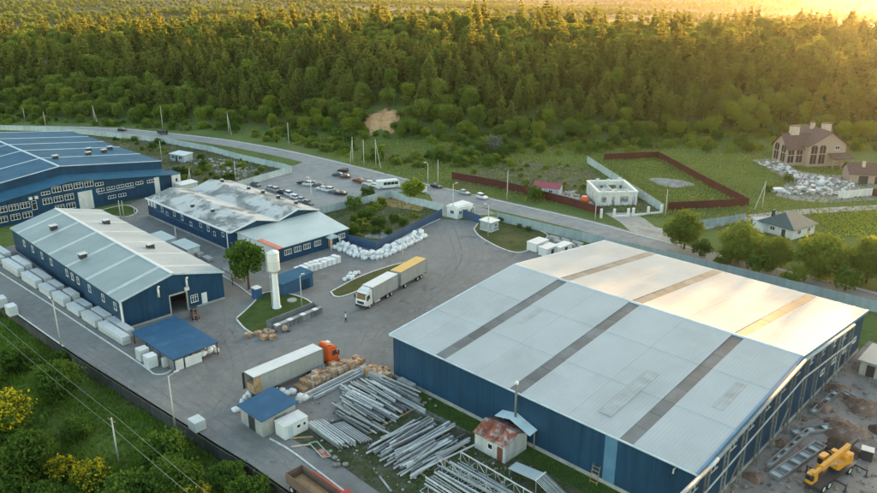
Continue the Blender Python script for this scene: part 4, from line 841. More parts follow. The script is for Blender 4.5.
for lb, p, rz, c_, k in [
    ('black car, leftmost of the row in mid parking lot', (303, 184), 160, DK, 'sedan'), ('white car second in the left mid row of the parking lot', (308, 185.5), 160, WH, 'suv'), ('silver hatchback third in the left mid row of parking lot', (313, 185), 158, SV, 'sedan'), ('dark grey car at the right end of the left mid row', (319, 186.5), 160, GY, 'sedan'),
    ('white hatchback starting the row left of the dark saloons', (322, 190), 160, WH, 'sedan'), ('second white car in the near middle row of parking', (328, 191.5), 160, WH, 'suv'), ('dark grey saloon right of the two white cars', (334, 193.5), 162, GY, 'sedan'), ('long black saloon at the right end of near middle row', (341, 195), 165, DK, 'sedan'),
    ('black car nearest the road in the parking group of three', (343, 172), 165, DK, 'suv'), ('dark blue car left in the parking group of three', (338, 176), 165, BL, 'sedan'), ('dark brown saloon lowest in the parking group of three', (345, 178), 170, BR_, 'sedan'),
    ('dark red car first in the row left of the bus', (358, 182), 150, RD, 'suv'), ('brown red car second in the row left of the bus', (363, 183.5), 150, (.2, .05, .04), 'sedan'), ('white estate car third in the row left of bus', (368, 185), 150, WH, 'suv'), ('white car directly left of the bus', (374, 187), 150, WH, 'sedan'),
    ('dark car far left along the parking fence', (256, 186), -40, GY, 'sedan'), ('silver car along the parking fence, second from left', (271, 190), -40, SV, 'sedan'), ('grey car along the parking fence left of a black one', (277, 192), -40, SV, 'suv'), ('black car in the row along the parking fence', (283, 194), -40, DK, 'sedan'), ('white car in the middle of the parking fence row', (290, 196), -40, WH, 'suv'), ('white saloon fourth from the lamp in parking fence row', (296, 199), -40, WH, 'sedan'), ('silver car left of the lamp post in parking fence row', (302, 201.5), -40, SV, 'sedan'), ('grey car beside the lamp post at the parking fence', (308, 204.5), -40, GY, 'sedan')]:
    car(lb, p, rz, c_, k, GP)
car('dark car driving on the road above the gatehouse', (436, 187.5), -43, DK); car('silver car with dark roof driving by gatehouse', (464, 194), -42, SV); car('white car driving right of the gatehouse on the road', (482, 198.5), -45, WH, 'suv')
car('white van turning at the entrance beside the bush', (421, 191.5), 120, WH, 'van'); car('dark car on the far left stretch of road', (122.5, 131), -8, DK, 'suv')
# coach in the car park
bu = thing('coach', 'white coach with dark side windows at the end of the parking lot', 'bus', G(388, 188), R(20)); L = 8.2; bu.scale = (.85, .88, .84)
m = MB(); m.prism([(-L / 2, .4), (L / 2 - .1, .4), (L / 2, .7), (L / 2 - .05, 1.6), (L / 2 - .5, 2.9), (L / 2 - .9, 3.05), (-L / 2 + .2, 3.05), (-L / 2, 2.8)], 'y', -1.2, 1.2); m.build('body', M['white'], bu)
for s in (-1, 1): 
    for k in range(4): MB().box(-1.9 + k * 1.35, -.65 + k * 1.35, s * 1.204 - .004, s * 1.204 + .004, 1.5, 2.5).build('window', M['glass'], bu)
MB().add([(L / 2 - .02, -1.05, 1.65), (L / 2 - .02, 1.05, 1.65), (L / 2 - .44, 1.05, 2.85), (L / 2 - .44, -1.05, 2.85)], [(0, 1, 2, 3)]).build('windscreen', M['glass'], bu)
for s in (-1, 1):
    for x in (-2.8, 3.0): wheel(bu, x, s * 1.08, .48, .26)
tr_ = thing('tipper_truck', 'dark truck on the far road beside the pole', 'truck', G(163, 134.5), R(-16)); tr_.scale = (.62, .62, .7); MB().cbox((2.2, 0, .5), (1.8, 2.2, 2.1), taper=.93).build('cab', M['dark'], tr_); MB().cbox((-1.2, 0, .9), (4.4, 2.3, 1.5)).build('body', M['dark'], tr_); MB().box(3.0, 3.12, -.95, .95, 1.5, 2.3).build('windscreen', M['glass'], tr_)
for s in (-1, 1):
    for x in (2.2, -1.4, -2.4): wheel(tr_, x, s * 1.0, .48, .26)

def lorry_cab(o, x, mt, H=3.7):             # cab-over tractor front end at +x = front face
    sd_ = [(x - 2.1, .75), (x - .05, .75), (x, 1.0), (x, 1.75), (x - .12, 2.0), (x - .38, 3.0), (x - .75, H - .15), (x - 1.1, H), (x - 2.1, H - .05)]
    m = MB(); n = len(sd_); vs = []
    for yy, t in ((-1.25, .12), (-1.13, 0), (1.13, 0), (1.25, .12)): vs += [(px_ - (t if px_ > x - .8 else 0), yy, z - (t if z > H - .3 else 0)) for px_, z in sd_]
    fs = [tuple(range(n)), tuple(range(3 * n, 4 * n))[::-1]]
    for r_ in range(3): fs += [(r_ * n + i, (r_ + 1) * n + i, (r_ + 1) * n + (i + 1) % n, r_ * n + (i + 1) % n) for i in range(n)]
    m.add(vs, fs); c = m.build('cab', mt, o)
    MB().add([(x - .09, -1.02, 2.06), (x - .09, 1.02, 2.06), (x - .345, 1.0, 2.98), (x - .345, -1.0, 2.98)], [(0, 1, 2, 3)]).add([(x - .1, -1.02, 2.06), (x - .1, 1.02, 2.06), (x - .36, 1.0, 2.98), (x - .36, -1.0, 2.98)], [(3, 2, 1, 0)]).build('windscreen', M['glass'], c)
    for s in (-1, 1):
        g = MB(); g.prism([(x - 1.35, 2.0), (x - .32, 2.0), (x - .55, 2.85), (x - 1.35, 2.85)], 'y', s * 1.256 - .004, s * 1.256 + .004); g.build('side_window', M['glass'], c)
        MB().cbox((x - .25, s * 1.5, 2.0), (.14, .3, .75)).build('mirror', M['dark'], c); MB().cbox((x - .02, s * .9, 1.0), (.12, .45, .22)).build('headlight', M['frame'], c)
    MB().box(x - .3, x + .08, -1.24, 1.24, .45, .95).build('bumper', M['dark'], c); MB().box(x - .004, x + .03, -.8, .8, 1.15, 1.7).build('grille', M['dark'], c); MB().box(x - .55, x - .2, -1.1, 1.1, 3.06, 3.14).build('visor', M['dark'], c)
    MB().prism([(x - 2.0, H), (x - .9, H), (x - 1.9, H + .3)], 'y', -1.0, 1.0).build('air_deflector', mt, c)
    for s in (-1, 1): wheel(o, x - 1.25, s * 1.05, .5, .3)
def box_body(o, x0, x1, z0, z1, side, top, nm='box_body', rear_open=False):
    r = MB()
    if rear_open: r.box(x0, x1, -1.27, -1.21, z0, z1 - .05).box(x0, x1, 1.21, 1.27, z0, z1 - .05).box(x1 - .06, x1, -1.2, 1.2, z0 + .1, z1 - .05).box(x0, x1, -1.2, 1.2, z0, z0 + .1)
    else: r.box(x0, x1, -1.27, 1.27, z0, z1 - .05)
    b_ = r.build(nm, side, o); MB().box(x0 - .01, x1 + .01, -1.29, 1.29, z1 - .045, z1).build('roof', top, b_)
    e = MB()
    for x in (x0, x1): 
        for s in (-1, 1): e.cbox((x, s * 1.26, z0), (.12, .12, z1 - z0 - .05))
    for s in (-1, 1): e.box(x0 + .07, x1 - .07, s * 1.29 - .02, s * 1.29 + .02, z0 - .02, z0 + .14).box(x0 + .07, x1 - .07, s * 1.29 - .02, s * 1.29 + .02, z1 - .2, z1 - .05)
    e.build('edge_rail', M['steel'], b_)
    if nm == 'box_body':
        k = int((x1 - x0) / .9); t_ = MB()
        for i in range(1, k):
            for s in (-1, 1): t_.box(x0 + (x1 - x0) * i / k - .02, x0 + (x1 - x0) * i / k + .02, s * 1.275 - .008, s * 1.275 + .008, z0 + .15, z1 - .2)
        t_.build('straps', M['tarpgrey'], b_)
    return b_
t1 = thing('box_truck', 'white lorry with grey-sided body in front of the yellow-topped trailer', 'truck', W(-24.5, 18.0), YA - R(78.3))
MB().box(-5.9, 3.6, -.45, .45, .7, 1.0).build('chassis', M['dark'], t1); lorry_cab(t1, 4.9, M['white']); box_body(t1, -5.7, 2.6, 1.05, 4.0, M['tarpgrey'], M['tarpwhite'])
for x in (-2.2, -3.5):
    for s in (-1, 1): wheel(t1, x, s * 1.0, .5, .45)
MB().box(.2, 1.8, .7, 1.15, .45, 1.0).box(.2, 1.8, -1.15, -.7, .45, 1.0).build('fuel_tank', M['lamp'], t1)
t2 = thing('drawbar_trailer', 'grey-sided trailer with yellow roof behind the white lorry', 'trailer', W(-26.7, 28.7), YA - R(78.3))
MB().box(-5.0, 4.4, -.45, .45, .7, 1.0).build('chassis', M['dark'], t2); box_body(t2, -5.1, 4.3, 1.05, 4.0, M['tarpgrey'], M['tarpyellow']); MB().bar((4.3, 0, .8), (5.6, 0, .8), .14, .14).build('drawbar', M['dark'], t2)
for x in (-3.2, -1.9, 2.6):
    for s in (-1, 1): wheel(t2, x, s * 1.0, .5, .45)
MB().box(-5.16, -5.1, -1.2, 1.2, .6, .8).build('rear_bumper', M['redpaint'], t2)
t3 = thing('orange_tractor', 'orange lorry tractor unit coupled to the long grey semi-trailer', 'truck', W(-10.8, -6.7), YA + math.pi / 2)
MB().box(-4.2, 2.2, -.45, .45, .7, 1.0).build('chassis', M['dark'], t3); lorry_cab(t3, 3.4, M['orange'], 3.8); MB().lathe([(.55, 1.0), (.55, 1.1), (.4, 1.14)], 14, (-2.2, 0)).build('fifth_wheel', M['dark'], t3)
MB().box(-.9, .5, .72, 1.2, .45, 1.0).box(-.9, .5, -1.2, -.72, .45, 1.0).build('fuel_tank', M['lamp'], t3); MB().cbox((2.2, 0, 3.8), (.6, .8, .3)).build('roof_unit', M['white'], t3)
for s in (-1, 1): wheel(t3, -2.3, s * 1.0, .5, .5)
t4 = thing('semi_trailer', 'long grey semi-trailer with pale roof and open rear doors', 'trailer', W(-10.8, -12.8), YA + math.pi / 2)
MB().box(-6.4, 6.0, -.45, .45, .8, 1.1).build('chassis', M['dark'], t4); box_body(t4, -6.5, 6.3, 1.12, 4.0, M['tarpgrey'], M['tarpwhite'], rear_open=True)
for x in (-5.2, -3.9, -2.6):
    for s in (-1, 1): wheel(t4, x, s * 1.0, .5, .45)
MB().box(-6.52, -5.3, -1.33, -1.295, 1.15, 3.9).build('rear_door', M['wood'], t4); MB().box(-6.9, -6.52, 1.24, 1.28, 1.15, 3.9).build('rear_door', M['dark'], t4)
MB().box(-6.4, -4.5, -1.1, 1.0, 1.23, 2.4).build('load', M['card'], t4)
for s in (-1, 1): MB().cbox((3.6, s * .7, 0), (.15, .15, 1.1)).build('landing_leg', M['dark'], t4)
# tipper with an open load body at the bottom edge
t5 = thing('tipper_truck', 'open-topped tipper body with red side board at the bottom edge of the lane', 'truck', W(15.3, -27.1), YA)
MB().box(-4.4, 6.5, -.45, .45, .7, 1.0).build('chassis', M['dark'], t5)
bd = MB().box(-4.2, 4.0, -1.25, 1.25, 1.05, 1.15).box(-4.2, 4.0, -1.25, -1.15, 1.15, 2.5).box(-4.2, 4.0, 1.15, 1.25, 1.15, 2.5).box(-4.2, -4.1, -1.14, 1.14, 1.15, 2.5).box(3.9, 4.0, -1.14, 1.14, 1.15, 2.7).build('tipper_body', mat('rusty brown board', (.16, .11, .085), .8), t5)
MB().box(-2.0, 3.9, 1.16, 1.36, 2.2, 2.62).build('red_side_rail', M['redpaint'], bd); MB().box(-4.24, -4.2, -1.2, 1.2, 1.2, 2.4).build('tailgate', M['dark'], bd)
MB().add([(-4.05, -1.1, 1.3), (3.85, -1.1, 1.3), (3.85, 1.1, 1.3), (-4.05, 1.1, 1.3), (-2.5, 0, 1.7), (2.5, 0.1, 1.75)], [(0, 1, 5, 4), (1, 2, 5), (2, 3, 4, 5), (3, 0, 4)]).build('sand_load', M['sand'], bd)
lorry_cab(t5, 7.0, M['redpaint'])
for x in (-3.2, -1.9):
    for s in (-1, 1): wheel(t5, x, s * 1.0, .5, .45)
# forklift at the workshop door
fk = thing('forklift', 'small red-brown forklift beside the workshop doorway', 'forklift', G(195, 318), YA - .3)
MB().cbox((0, 0, .3), (2.0, 1.2, .8), ch=.15).build('body', mat('dull red', (.22, .07, .05), .6), fk); MB().cbox((-.8, 0, .4), (.5, 1.15, 1.0), ch=.1).build('counterweight', M['dark'], fk)
m = MB()
for x in (-.5, .7):
    for y in (-.5, .5): m.box(x - .04, x + .04, y - .04, y + .04, 1.1, 2.2)
m.box(-.6, .8, -.58, .58, 2.2, 2.27); m.build('overhead_guard', M['dark'], fk)
m = MB()
for y in (-.35, .35): m.box(1.1, 1.22, y - .05, y + .05, .1, 2.4).box(1.22, 2.2, y - .06, y + .06, .1, .16)
m.box(1.1, 1.2, -.35, .35, 1.0, 1.1).box(1.1, 1.2, -.35, .35, 2.2, 2.3); m.build('mast_and_forks', M['steel'], fk)
for x in (-.7, .7):
    for s in (-1, 1): wheel(fk, x, s * .55, .32, .2)
# truck crane on the building site
cr = thing('truck_crane', 'yellow truck crane with boom and outriggers on the dirt site', 'crane', W(58.6, 20.6), YA + R(80)); cr.scale = (1, .86, 1)
MB().box(-4.6, 4.4, -1.2, 1.2, .75, 1.15).build('chassis', M['dark'], cr)
for x in (-3.4, -2.1, 2.9):
    for s in (-1, 1): wheel(cr, x, s * 1.05, .58, .42)
MB().cbox((-3.9, .5, 1.16), (1.6, 1.1, 1.3), taper=.9, ch=.15).build('drive_cab', M['yellow'], cr); MB().box(-4.76, -4.66, .05, .95, 1.7, 2.3).build('windscreen', M['glass'], cr)
MB().lathe([(1.0, 1.16), (1.0, 1.5)], 16, (1.4, 0)).build('turntable', M['dark'], cr)
MB().cbox((1.6, 0, 1.5), (2.6, 1.7, .7), ch=.2).build('superstructure', M['yellow'], cr); MB().cbox((3.3, 0, 1.5), (1.0, 1.9, 1.2), ch=.2).build('counterweight', M['yellow'], cr)
oc = MB().cbox((-.5, 1.15, 1.6), (1.5, 1.0, 1.7), taper=.88, ch=.1).build('operator_cab', M['yellow'], cr); MB().box(-1.2, .1, 1.58, 1.63, 2.3, 3.0).box(-1.26, -1.2, .8, 1.5, 2.2, 3.0).build('window', M['glass'], oc)
MB().bar((3.2, -.2, 3.7), (-3.2, -.2, 3.1), .58, .66).build('boom', M['yellow'], cr); MB().bar((-3.2, -.2, 3.1), (-5.0, -.2, 2.95), .42, .48).build('boom_section', M['yellow'], cr); MB().bar((3.2, -.2, 3.7), (5.2, -.2, 3.9), .42, .5).build('boom_foot', M['dark'], cr)
MB().tube((1.2, -.2, 1.9), (-1.2, -.2, 2.75), .16, n=10).build('luffing_ram', M['steel'], cr); MB().cbox((1.6, 0, 2.75), (.8, 2.4, .5), ch=.1).build('winch_housing', M['yellow'], cr)
MB().cbox((-5.1, -.2, 2.1), (.5, .5, .6), ch=.1).build('hook_block', M['dark'], cr)
for x in (-1.0, 4.2):
    for s in (-1, 1): q = MB().bar((x, s * 1.2, .95), (x, s * 3.0, .95), .22, .22).build('outrigger', M['dark'], cr); MB().tube((x, s * 2.9, 0), (x, s * 2.9, 1.0), .1).cbox((x, s * 2.9, 0), (.55, .55, .12)).build('outrigger_foot', M['dark'], q)

# ------------------------------------------------------------------ the person
pe = thing('person', 'person in white top and dark trousers walking across the yard', 'person', G(346, 322.5), R(200)); pe.scale = (1.12, 1.12, 1.12)
sk = [(0, 0, .98), (0, .0, 1.2), (.02, 0, 1.45), (.03, 0, 1.56), (.03, 0, 1.68), (.05, 0, 1.8), (.0, .2, 1.44), (.05, .27, 1.18), (.22, .25, .98), (0, -.2, 1.44), (-.08, -.27, 1.18), (.02, -.27, .95), (0, .1, .92), (.16, .11, .5), (.1, .11, .08), (.26, .12, .05), (0, -.1, .92), (-.1, -.11, .5), (-.28, -.11, .12), (-.16, -.12, .05)]
ed_ = [(0, 1), (1, 2), (2, 3), (3, 4), (4, 5), (2, 6), (6, 7), (7, 8), (2, 9), (9, 10), (10, 11), (0, 12), (12, 13), (13, 14), (14, 15), (0, 16), (16, 17), (17, 18), (18, 19)]
rad = [.16, .15, .17, .07, .1, .09, .075, .055, .04, .075, .055, .04, .1, .075, .05, .05, .1, .075, .05, .05]
me = bpy.data.meshes.new('body'); me.from_pydata(sk, ed_, []); me.materials.append(M['skin']); me.materials.append(M['shirt']); me.materials.append(M['trousers'])
bo = link('body', me, pe); md = bo.modifiers.new('skin', 'SKIN'); sv = me.skin_vertices[0].data
for v_, r_ in zip(sv, rad): v_.radius = (r_, r_ * (1.25 if r_ > .14 else 1))
sv[0].use_root = True; bo.modifiers.new('sub', 'SUBSURF').levels = 1
dg = bpy.context.evaluated_depsgraph_get(); em = bpy.data.meshes.new_from_object(bo.evaluated_get(dg)); bo.modifiers.clear(); bo.data = em; em.materials.clear()
for k in ('skin', 'shirt', 'trousers'): em.materials.append(M[k])
for p_ in em.polygons: z_ = p_.center.z; p_.material_index = 0 if z_ > 1.54 else (2 if z_ < .98 and abs(p_.center.y) < .24 else (1 if z_ > 1.02 else 0)); p_.use_smooth = True
MB().lathe([(.09, 1.74), (.115, 1.8), (.1, 1.88), (.04, 1.92)], 10, (.03, 0)).build('hair', M['hair'], pe)

# ------------------------------------------------------------------ goods in the yard
def blob(seed, sx, sy, sz, pinch=.25):       # a lumpy sack
    r_ = np.random.RandomState(seed); vs = []; n, k = 10, 6
    for j in range(k + 1):
        t = j / k; zz = t * sz; rad_ = (math.sin(math.pi * (.12 + .80 * t)) ** .3)
        for i in range(n):
            a = 2 * math.pi * i / n; q = (abs(math.cos(a)) ** 6 + abs(math.sin(a)) ** 6) ** -.1667; d = q * rad_ * (1 + r_.uniform(-.16, .13))
            vs.append((sx / 2 * d * math.cos(a), sy / 2 * d * math.sin(a), zz + r_.uniform(-.05, .05) * (j > 0)))
    m = MB(); m.add(vs, [(j * n + i, j * n + (i + 1) % n, (j + 1) * n + (i + 1) % n, (j + 1) * n + i) for j in range(k) for i in range(n)] + [tuple(range(n))[::-1], tuple(range(k * n, (k + 1) * n))])
    m.tube((.1, 0, sz - .05), (.15, .05, sz + .22), .16, .05, 6); return m
bagm = [blob(s, *d).mesh('bulk_sack', M['bag'], True) for s, d in ((1, (1.35, 1.2, 1.25)), (2, (1.2, 1.3, 1.1)), (3, (1.5, 1.15, 1.0)), (4, (1.1, 1.1, 1.3)))]
rb = random.Random(3)
def bag(p, label, group, z=0.0):
    o = link('bulk_sack', rb.choice(bagm), None, (p[0], p[1], z), rb.uniform(0, 6.28)); s = rb.uniform(.6, .95); o.scale = (s, s, s * rb.uniform(.85, 1.1)); o.rotation_euler[0] = rb.uniform(-.35, .35); o.rotation_euler[1] = rb.uniform(-.3, .3); return tag(o, label, 'sack', group)
ln_ = smooth_line(px((339, 247), (350, 252), (364, 257), (376, 258), (390, 252), (408, 243), (421, 236)), 2)
tot = sum((c - a).length for a, c in zip(ln_, ln_[1:])); acc = 0
for a, c in zip(ln_, ln_[1:]):
    n_ = max(1, round((c - a).length / .95)); t_ = (c - a).normalized(); nn = Vector((-t_.y, t_.x, 0))
    for k in range(n_):
        q = a + (c - a) * (k / n_)
        for r_ in (-1.3, -.3, .7, 1.5): bag(q + nn * (r_ + rb.uniform(-.25, .25)) + t_ * rb.uniform(-.25, .25), 'white bulk sack in the long pile along the blue fence', 'sacks piled along the blue fence')
        if rb.random() < .75: bag(q + nn * rb.uniform(-.7, 1.0) + t_ * .5, 'white bulk sack in the long pile along the blue fence', 'sacks piled along the blue fence', .75)
for p in ((344.5, 281), (348, 279), (350, 275), (355, 275), (358.5, 274), (352, 280)): bag(G(*p), 'white bulk sack in the small heap behind the white lorry', 'sacks heaped by the grass strip')
for p in ((194, 359), (199, 357), (204, 354), (208, 352), (213, 350), (203, 359), (210, 355), (217, 352)): bag(G(*p), 'white sack in the heap at the blue canopy corner', 'sacks at the canopy corner', rb.choice((0, 0, .5)))
for p in ((236, 412), (242, 404), (245, 400), (249, 397), (254, 394), (258, 391.5)): bag(G(*p), 'white sack beside the blue-roofed shed, back row', 'sacks round the blue-roofed shed')
for p in ((283, 393), (287, 395), (292, 394), (300, 401), (304, 400)): bag(G(*p), 'white sack between blue-roofed shed and carton pallets', 'sacks near the pallets')
cubem = MB().cbox((0, 0, 0), (1.15, 1.15, 1.25), taper=.93, ch=.14).mesh('cube_sack', M['bag'])
for i in range(9):
    for j in range(2): q = W(-47.9 + j * 1.35, 16.2 + i * 1.25); o = link('cube_sack', cubem, None, q, YA + rb.uniform(-.08, .08)); o.scale = (1, 1, rb.uniform(.9, 1.15)); tag(o, 'white cube sack in the double row before the lean-to', 'sack', 'cube sacks before the lean-to')
# wrapped panel stacks along the lane
def stack(label, p, rz, lx, ly, h, n, group=None, mt='wrap', name='panel_stack'):
    o = thing(name, label, 'panel stack', p, rz, group); t = h / n
    for x in (.15 * lx, .8 * lx): MB().box(x, x + .2, 0, ly, 0, .14).build('bearer', M['wood'], o)
    for k in range(n): d = rb.uniform(-.05, .05); MB().cbox((lx / 2 + d, ly / 2, .14 + k * t), (lx, ly, t - .035), rb.uniform(-.012, .012)).build('pack', M[mt], o)
    return o
def yb(x): return 291.5 + .655 * (x - 39)
ords = ['first', 'second', 'third', 'fourth', 'fifth', 'sixth', 'seventh', 'eighth']
for k, (xa, xb, h, n) in enumerate([(99, 127.5, 1.55, 2), (82, 98, 1.5, 2), (67, 81, 1.2, 1), (53, 66, 1.7, 2), (39.5, 52, 1.6, 2), (22, 38.5, 1.7, 2), (3, 21, 1.9, 2), (-18, 2, 1.5, 2)]):
    A_ = G(xa, yb(xa)); C_ = G(xb, yb(xb)); d = C_ - A_; rz = math.atan2(d.y, d.x); nrm = Vector((-math.sin(rz), math.cos(rz), 0)); Ln = d.length
    stack('wrapped white panel stack on the kerb, %s back from the canopy' % ords[k], A_, rz, Ln * .86, 1.45, h, n)
    sh_ = d.normalized() * rb.uniform(-.9, .8)
    stack('wrapped panel stack in the row against workshop wall, %s from the canopy' % ords[k], A_ + nrm * 1.9 + sh_, rz, Ln * rb.uniform(.7, .92), 1.4, h * rb.uniform(.9, 1.2), 2)
def crate(label, p, rz, s, mt='wrap', group=None):
    o = thing('wrapped_crate', label, 'crate', p, rz, group); MB().cbox((0, 0, .12), s, ch=.06).build('crate_body', M[mt], o)
    for y in (-s[1] * .35, 0, s[1] * .35): MB().box(-s[0] / 2, s[0] / 2, y - .06, y + .06, 0, .12).build('runner', M['wood'], o)
    return o
crate('white upright crate at the end of the panel row, nearer the wall', G(143.5, 359.5), YA, (1.7, 1.7, 2.0)); crate('white upright crate touching the canopy corner', G(151.5, 366.5), YA, (1.7, 1.7, 2.0))
crate('white wrapped crate at the left end of the yard edge', G(2, 306), YA, (2.4, 1.6, 1.7)); crate('white wrapped crate second on the yard edge', G(12.5, 314.5), YA, (2.2, 1.6, 1.8)); crate('lone white crate on the lane before the lamp', G(197.5, 429), YA, (2.0, 1.7, 1.5))
for p, s, lb in (((167.5, 366), 1.6, 'left'), ((173, 365), 1.6, 'middle'), ((181, 363.5), 2.4, 'right')): crate('white wrapped panel under the canopy front edge, %s one' % lb, G(*p), YA + math.pi / 2, (s, .8, 1.5), 'wrap')
# cartons on pallets
def pallet(label, p, rz, h=1.3, group=None, mt=None):
    o = thing('carton_pallet', label, 'pallet', p, rz, group)
    MB().box(-.6, .6, -.5, .5, .1, .15).box(-.6, .6, -.5, -.38, 0, .1).box(-.6, .6, -.06, .06, 0, .1).box(-.6, .6, .38, .5, 0, .1).build('pallet_base', M['wood'], o)
    z = .15
    while z < h - .2:
        for sx in (-.3, .3):
            for sy in (-.25, .25): MB().cbox((sx, sy, z), (.585, .485, .53), rb.uniform(-.015, .015)).build('carton', M['card'] if rb.random() < .6 else M['cardtop'], o)
        z += .54
    return o
for i in range(11):
    for j in range(2):
        if i in (9,) and j == 0: continue
        pallet('carton-loaded pallet in the double row beside the orange lorry', W(-8.0 + j * 1.35 + rb.uniform(-.15, .15), -12.6 + i * 1.15 + rb.uniform(-.06, .06)), YA + rb.uniform(-.05, .05), .75 if i == 0 else (1.25 if (i + j) % 3 else 1.7), 'carton pallets beside the orange lorry')
for i, p in enumerate(((368, 375), (375, 376.5), (381, 378), (387, 379.5), (373, 372), (380, 374), (386, 375))): pallet('carton-loaded pallet at the warehouse corner', G(*p), YA + rb.uniform(-.2, .2), 1.2, 'carton pallets at the warehouse corner')
for i, p in enumerate(((248, 337), (258, 335), (264, 339), (271, 334), (273, 339), (267, 333))): pallet('low brown carton pallet at the lawn kerb below the water tower', G(*p), rb.uniform(0, 3), .8, 'carton pallets by the tower lawn')
# trough with bins
tb = thing('concrete_trough', 'long grey trough behind the row of metal bins', 'trough', G(270.5, 330), G(318, 311).xy.angle_signed(Vector((1, 0))) if False else math.atan2((G(318, 310.5) - G(270.5, 330)).y, (G(318, 310.5) - G(270.5, 330)).x))
LT = (G(318, 310.5) - G(270.5, 330)).length
MB().box(0, LT, .9, 1.1, 0, 1.5).box(0, LT, -.5, -.35, 0, 1.0).box(0, .15, -.34, .89, 0, 1.2).box(LT - .15, LT, -.34, .89, 0, 1.2).box(.16, LT - .16, -.34, .89, 0, .3).build('basin', mat('dull grey steel', (.16, .18, .19), .6), tb)
for k in range(11):
    q = tb.matrix_basis @ Vector((.7 + k * (LT - 1.4) / 10, -1.15, 0)); o = thing('metal_bin', 'grey metal bin in the row before the trough', 'bin', q, tb.rotation_euler[2], 'bins before the trough')
    MB().cbox((0, 0, 0), (.85, .9, 1.15), taper=1.06).build('bin_body', M['steel'], o); MB().cbox((0, 0, 1.15), (.95, 1.0, .07)).build('lid', M['steel'] if k % 3 else M['white'], o)
lt_ = thing('manhole_cover', 'pale round concrete ring on the lawn beside the tower', 'manhole', G(292, 301)); MB().lathe([(.95, 0.06), (.95, .3), (.7, .32)], 18).build('ring', M['concrete'], lt_)
mb_ = thing('cement_mixer', 'small pale drum standing before the bins', 'drum', G(285, 332)); MB().lathe([(.3, .2), (.5, .5), (.5, .9), (.3, 1.2)], 12).build('drum', M['cardtop'], mb_, True); MB().bar((-.5, 0, .15), (.9, .1, .15), .2, .2).build('frame', M['dark'], mb_)
# white boxes and slabs by the entrance lawn
for k, (p, s, lb) in enumerate((((537.5, 249), (2.8, 4.6, 1.9), 'largest white box unit on the asphalt beside the dry lawn'), ((548, 254), (2.4, 4.2, 1.8), 'white box unit between largest one and warehouse roof'), ((562, 252), (2.2, 4.6, 1.7), 'white box unit half hidden by the warehouse roof'))):
    o = thing('box_unit', lb, 'container', G(*p), YA); MB().cbox((0, 0, .1), s).build('body', M['white'], o); MB().cbox((0, 0, s[2] + .1), (s[0] + .2, s[1] + .2, .12)).build('roof', M['tarpwhite'], o); MB().box(s[0] / 2 + .003, s[0] / 2 + .04, -.5, .5, .15, 1.5).build('door', M['dark'], o); MB().box(-s[0] / 2, s[0] / 2, -s[1] / 2, s[1] / 2, 0, .1).build('skid', M['dark'], o)
for k in range(6): stack('grey concrete slab stack behind the white box units, %s along' % ords[k], G(548 + k * 5.2, 239 + k * 1.2 + (k % 2) * 3), YA, 3.4, 1.1, .7, 3, None, 'concrete', 'slab_stack')
# steel yard
def ibeam(L, w, h):
    m = MB(); f = h * .14; m.box(0, L, -w / 2, w / 2, 0, f).box(0, L, -w * .09, w * .09, f, h - f).box(0, L, -w / 2, w / 2, h - f, h); return m
def boxbeam(L, w, h): return MB().box(0, L, -w / 2, w / 2, 0, h)
bms = {k: (ibeam if k[3] else boxbeam)(*k[:3]).mesh('steel_beam', M['steelwhite' if k[4] else 'steel']) for k in [(12, .26, .34, 1, 0), (10, .22, .3, 1, 0), (12, .15, .18, 0, 1), (9, .18, .2, 0, 1), (7, .24, .3, 1, 0), (11.5, .34, .4, 1, 1)]}
bk = list(bms)
def beam(label, group, x, y, z, rz, k, ln=1.0, tilt=0.0):
    o = link('steel_beam', bms[bk[k]], None, W(x, y, z), YA + rz); o.scale = (ln, 1, 1); o.rotation_euler[1] = tilt; return tag(o, label, 'steel beam', group)  # one steel beam of the steel yard
def bearers(label, x, y, rz, L):
    o = link('timber_bearer', MB().box(0, L, -.1, .1, 0, .22).mesh('timber_bearer', M['wood']), None, W(x, y, .012), YA + rz); tag(o, label, 'timber', 'timber bearers under the steel')
for x in (1.5, 5.5, 9.2): bearers('timber bearer under the lengthwise beams', x, -13.4, math.pi / 2, 11.5)
g1 = ('grey steel beam in the lengthwise stack beside warehouse wall', 'lengthwise beams beside the warehouse')
for i in range(24):
    y = -13.4 + i * .49 + rb.uniform(-.12, .12); st = -3.0 + max(0, -8.0 - y) * 1.0 + (1.5 if y > -4.5 else 0) + rb.uniform(-.6, .6)
    k = [0, 2, 1, 5, 0, 2, 0, 3][i % 8]; Lb = bk[k][0]; ln_f = (10.2 + rb.uniform(-.8, 1.2) - st) / Lb; beam(*g1, st, y, .24, rb.uniform(-.02, .02), k, ln_f * rb.uniform(.8, 1.0))
    if i % 2 == 0: beam(*g1, st + rb.uniform(.3, 2.5), y + .2, .6, rb.uniform(-.06, .06), (k + 1) % 6, ln_f * rb.uniform(.7, .95))
    if i % 4 == 1: beam(*g1, st + rb.uniform(.5, 2), y, .95, rb.uniform(-.12, .12), 2, rb.uniform(.5, .9), rb.uniform(-.02, .02))
g2 = ('grey steel beam in the crosswise stack before the lengthwise one', 'crosswise beams in the steel yard')
for y in (-14.6, -11, -6.5): bearers('timber bearer under the crosswise beams', 11.6, y, 0, 10)
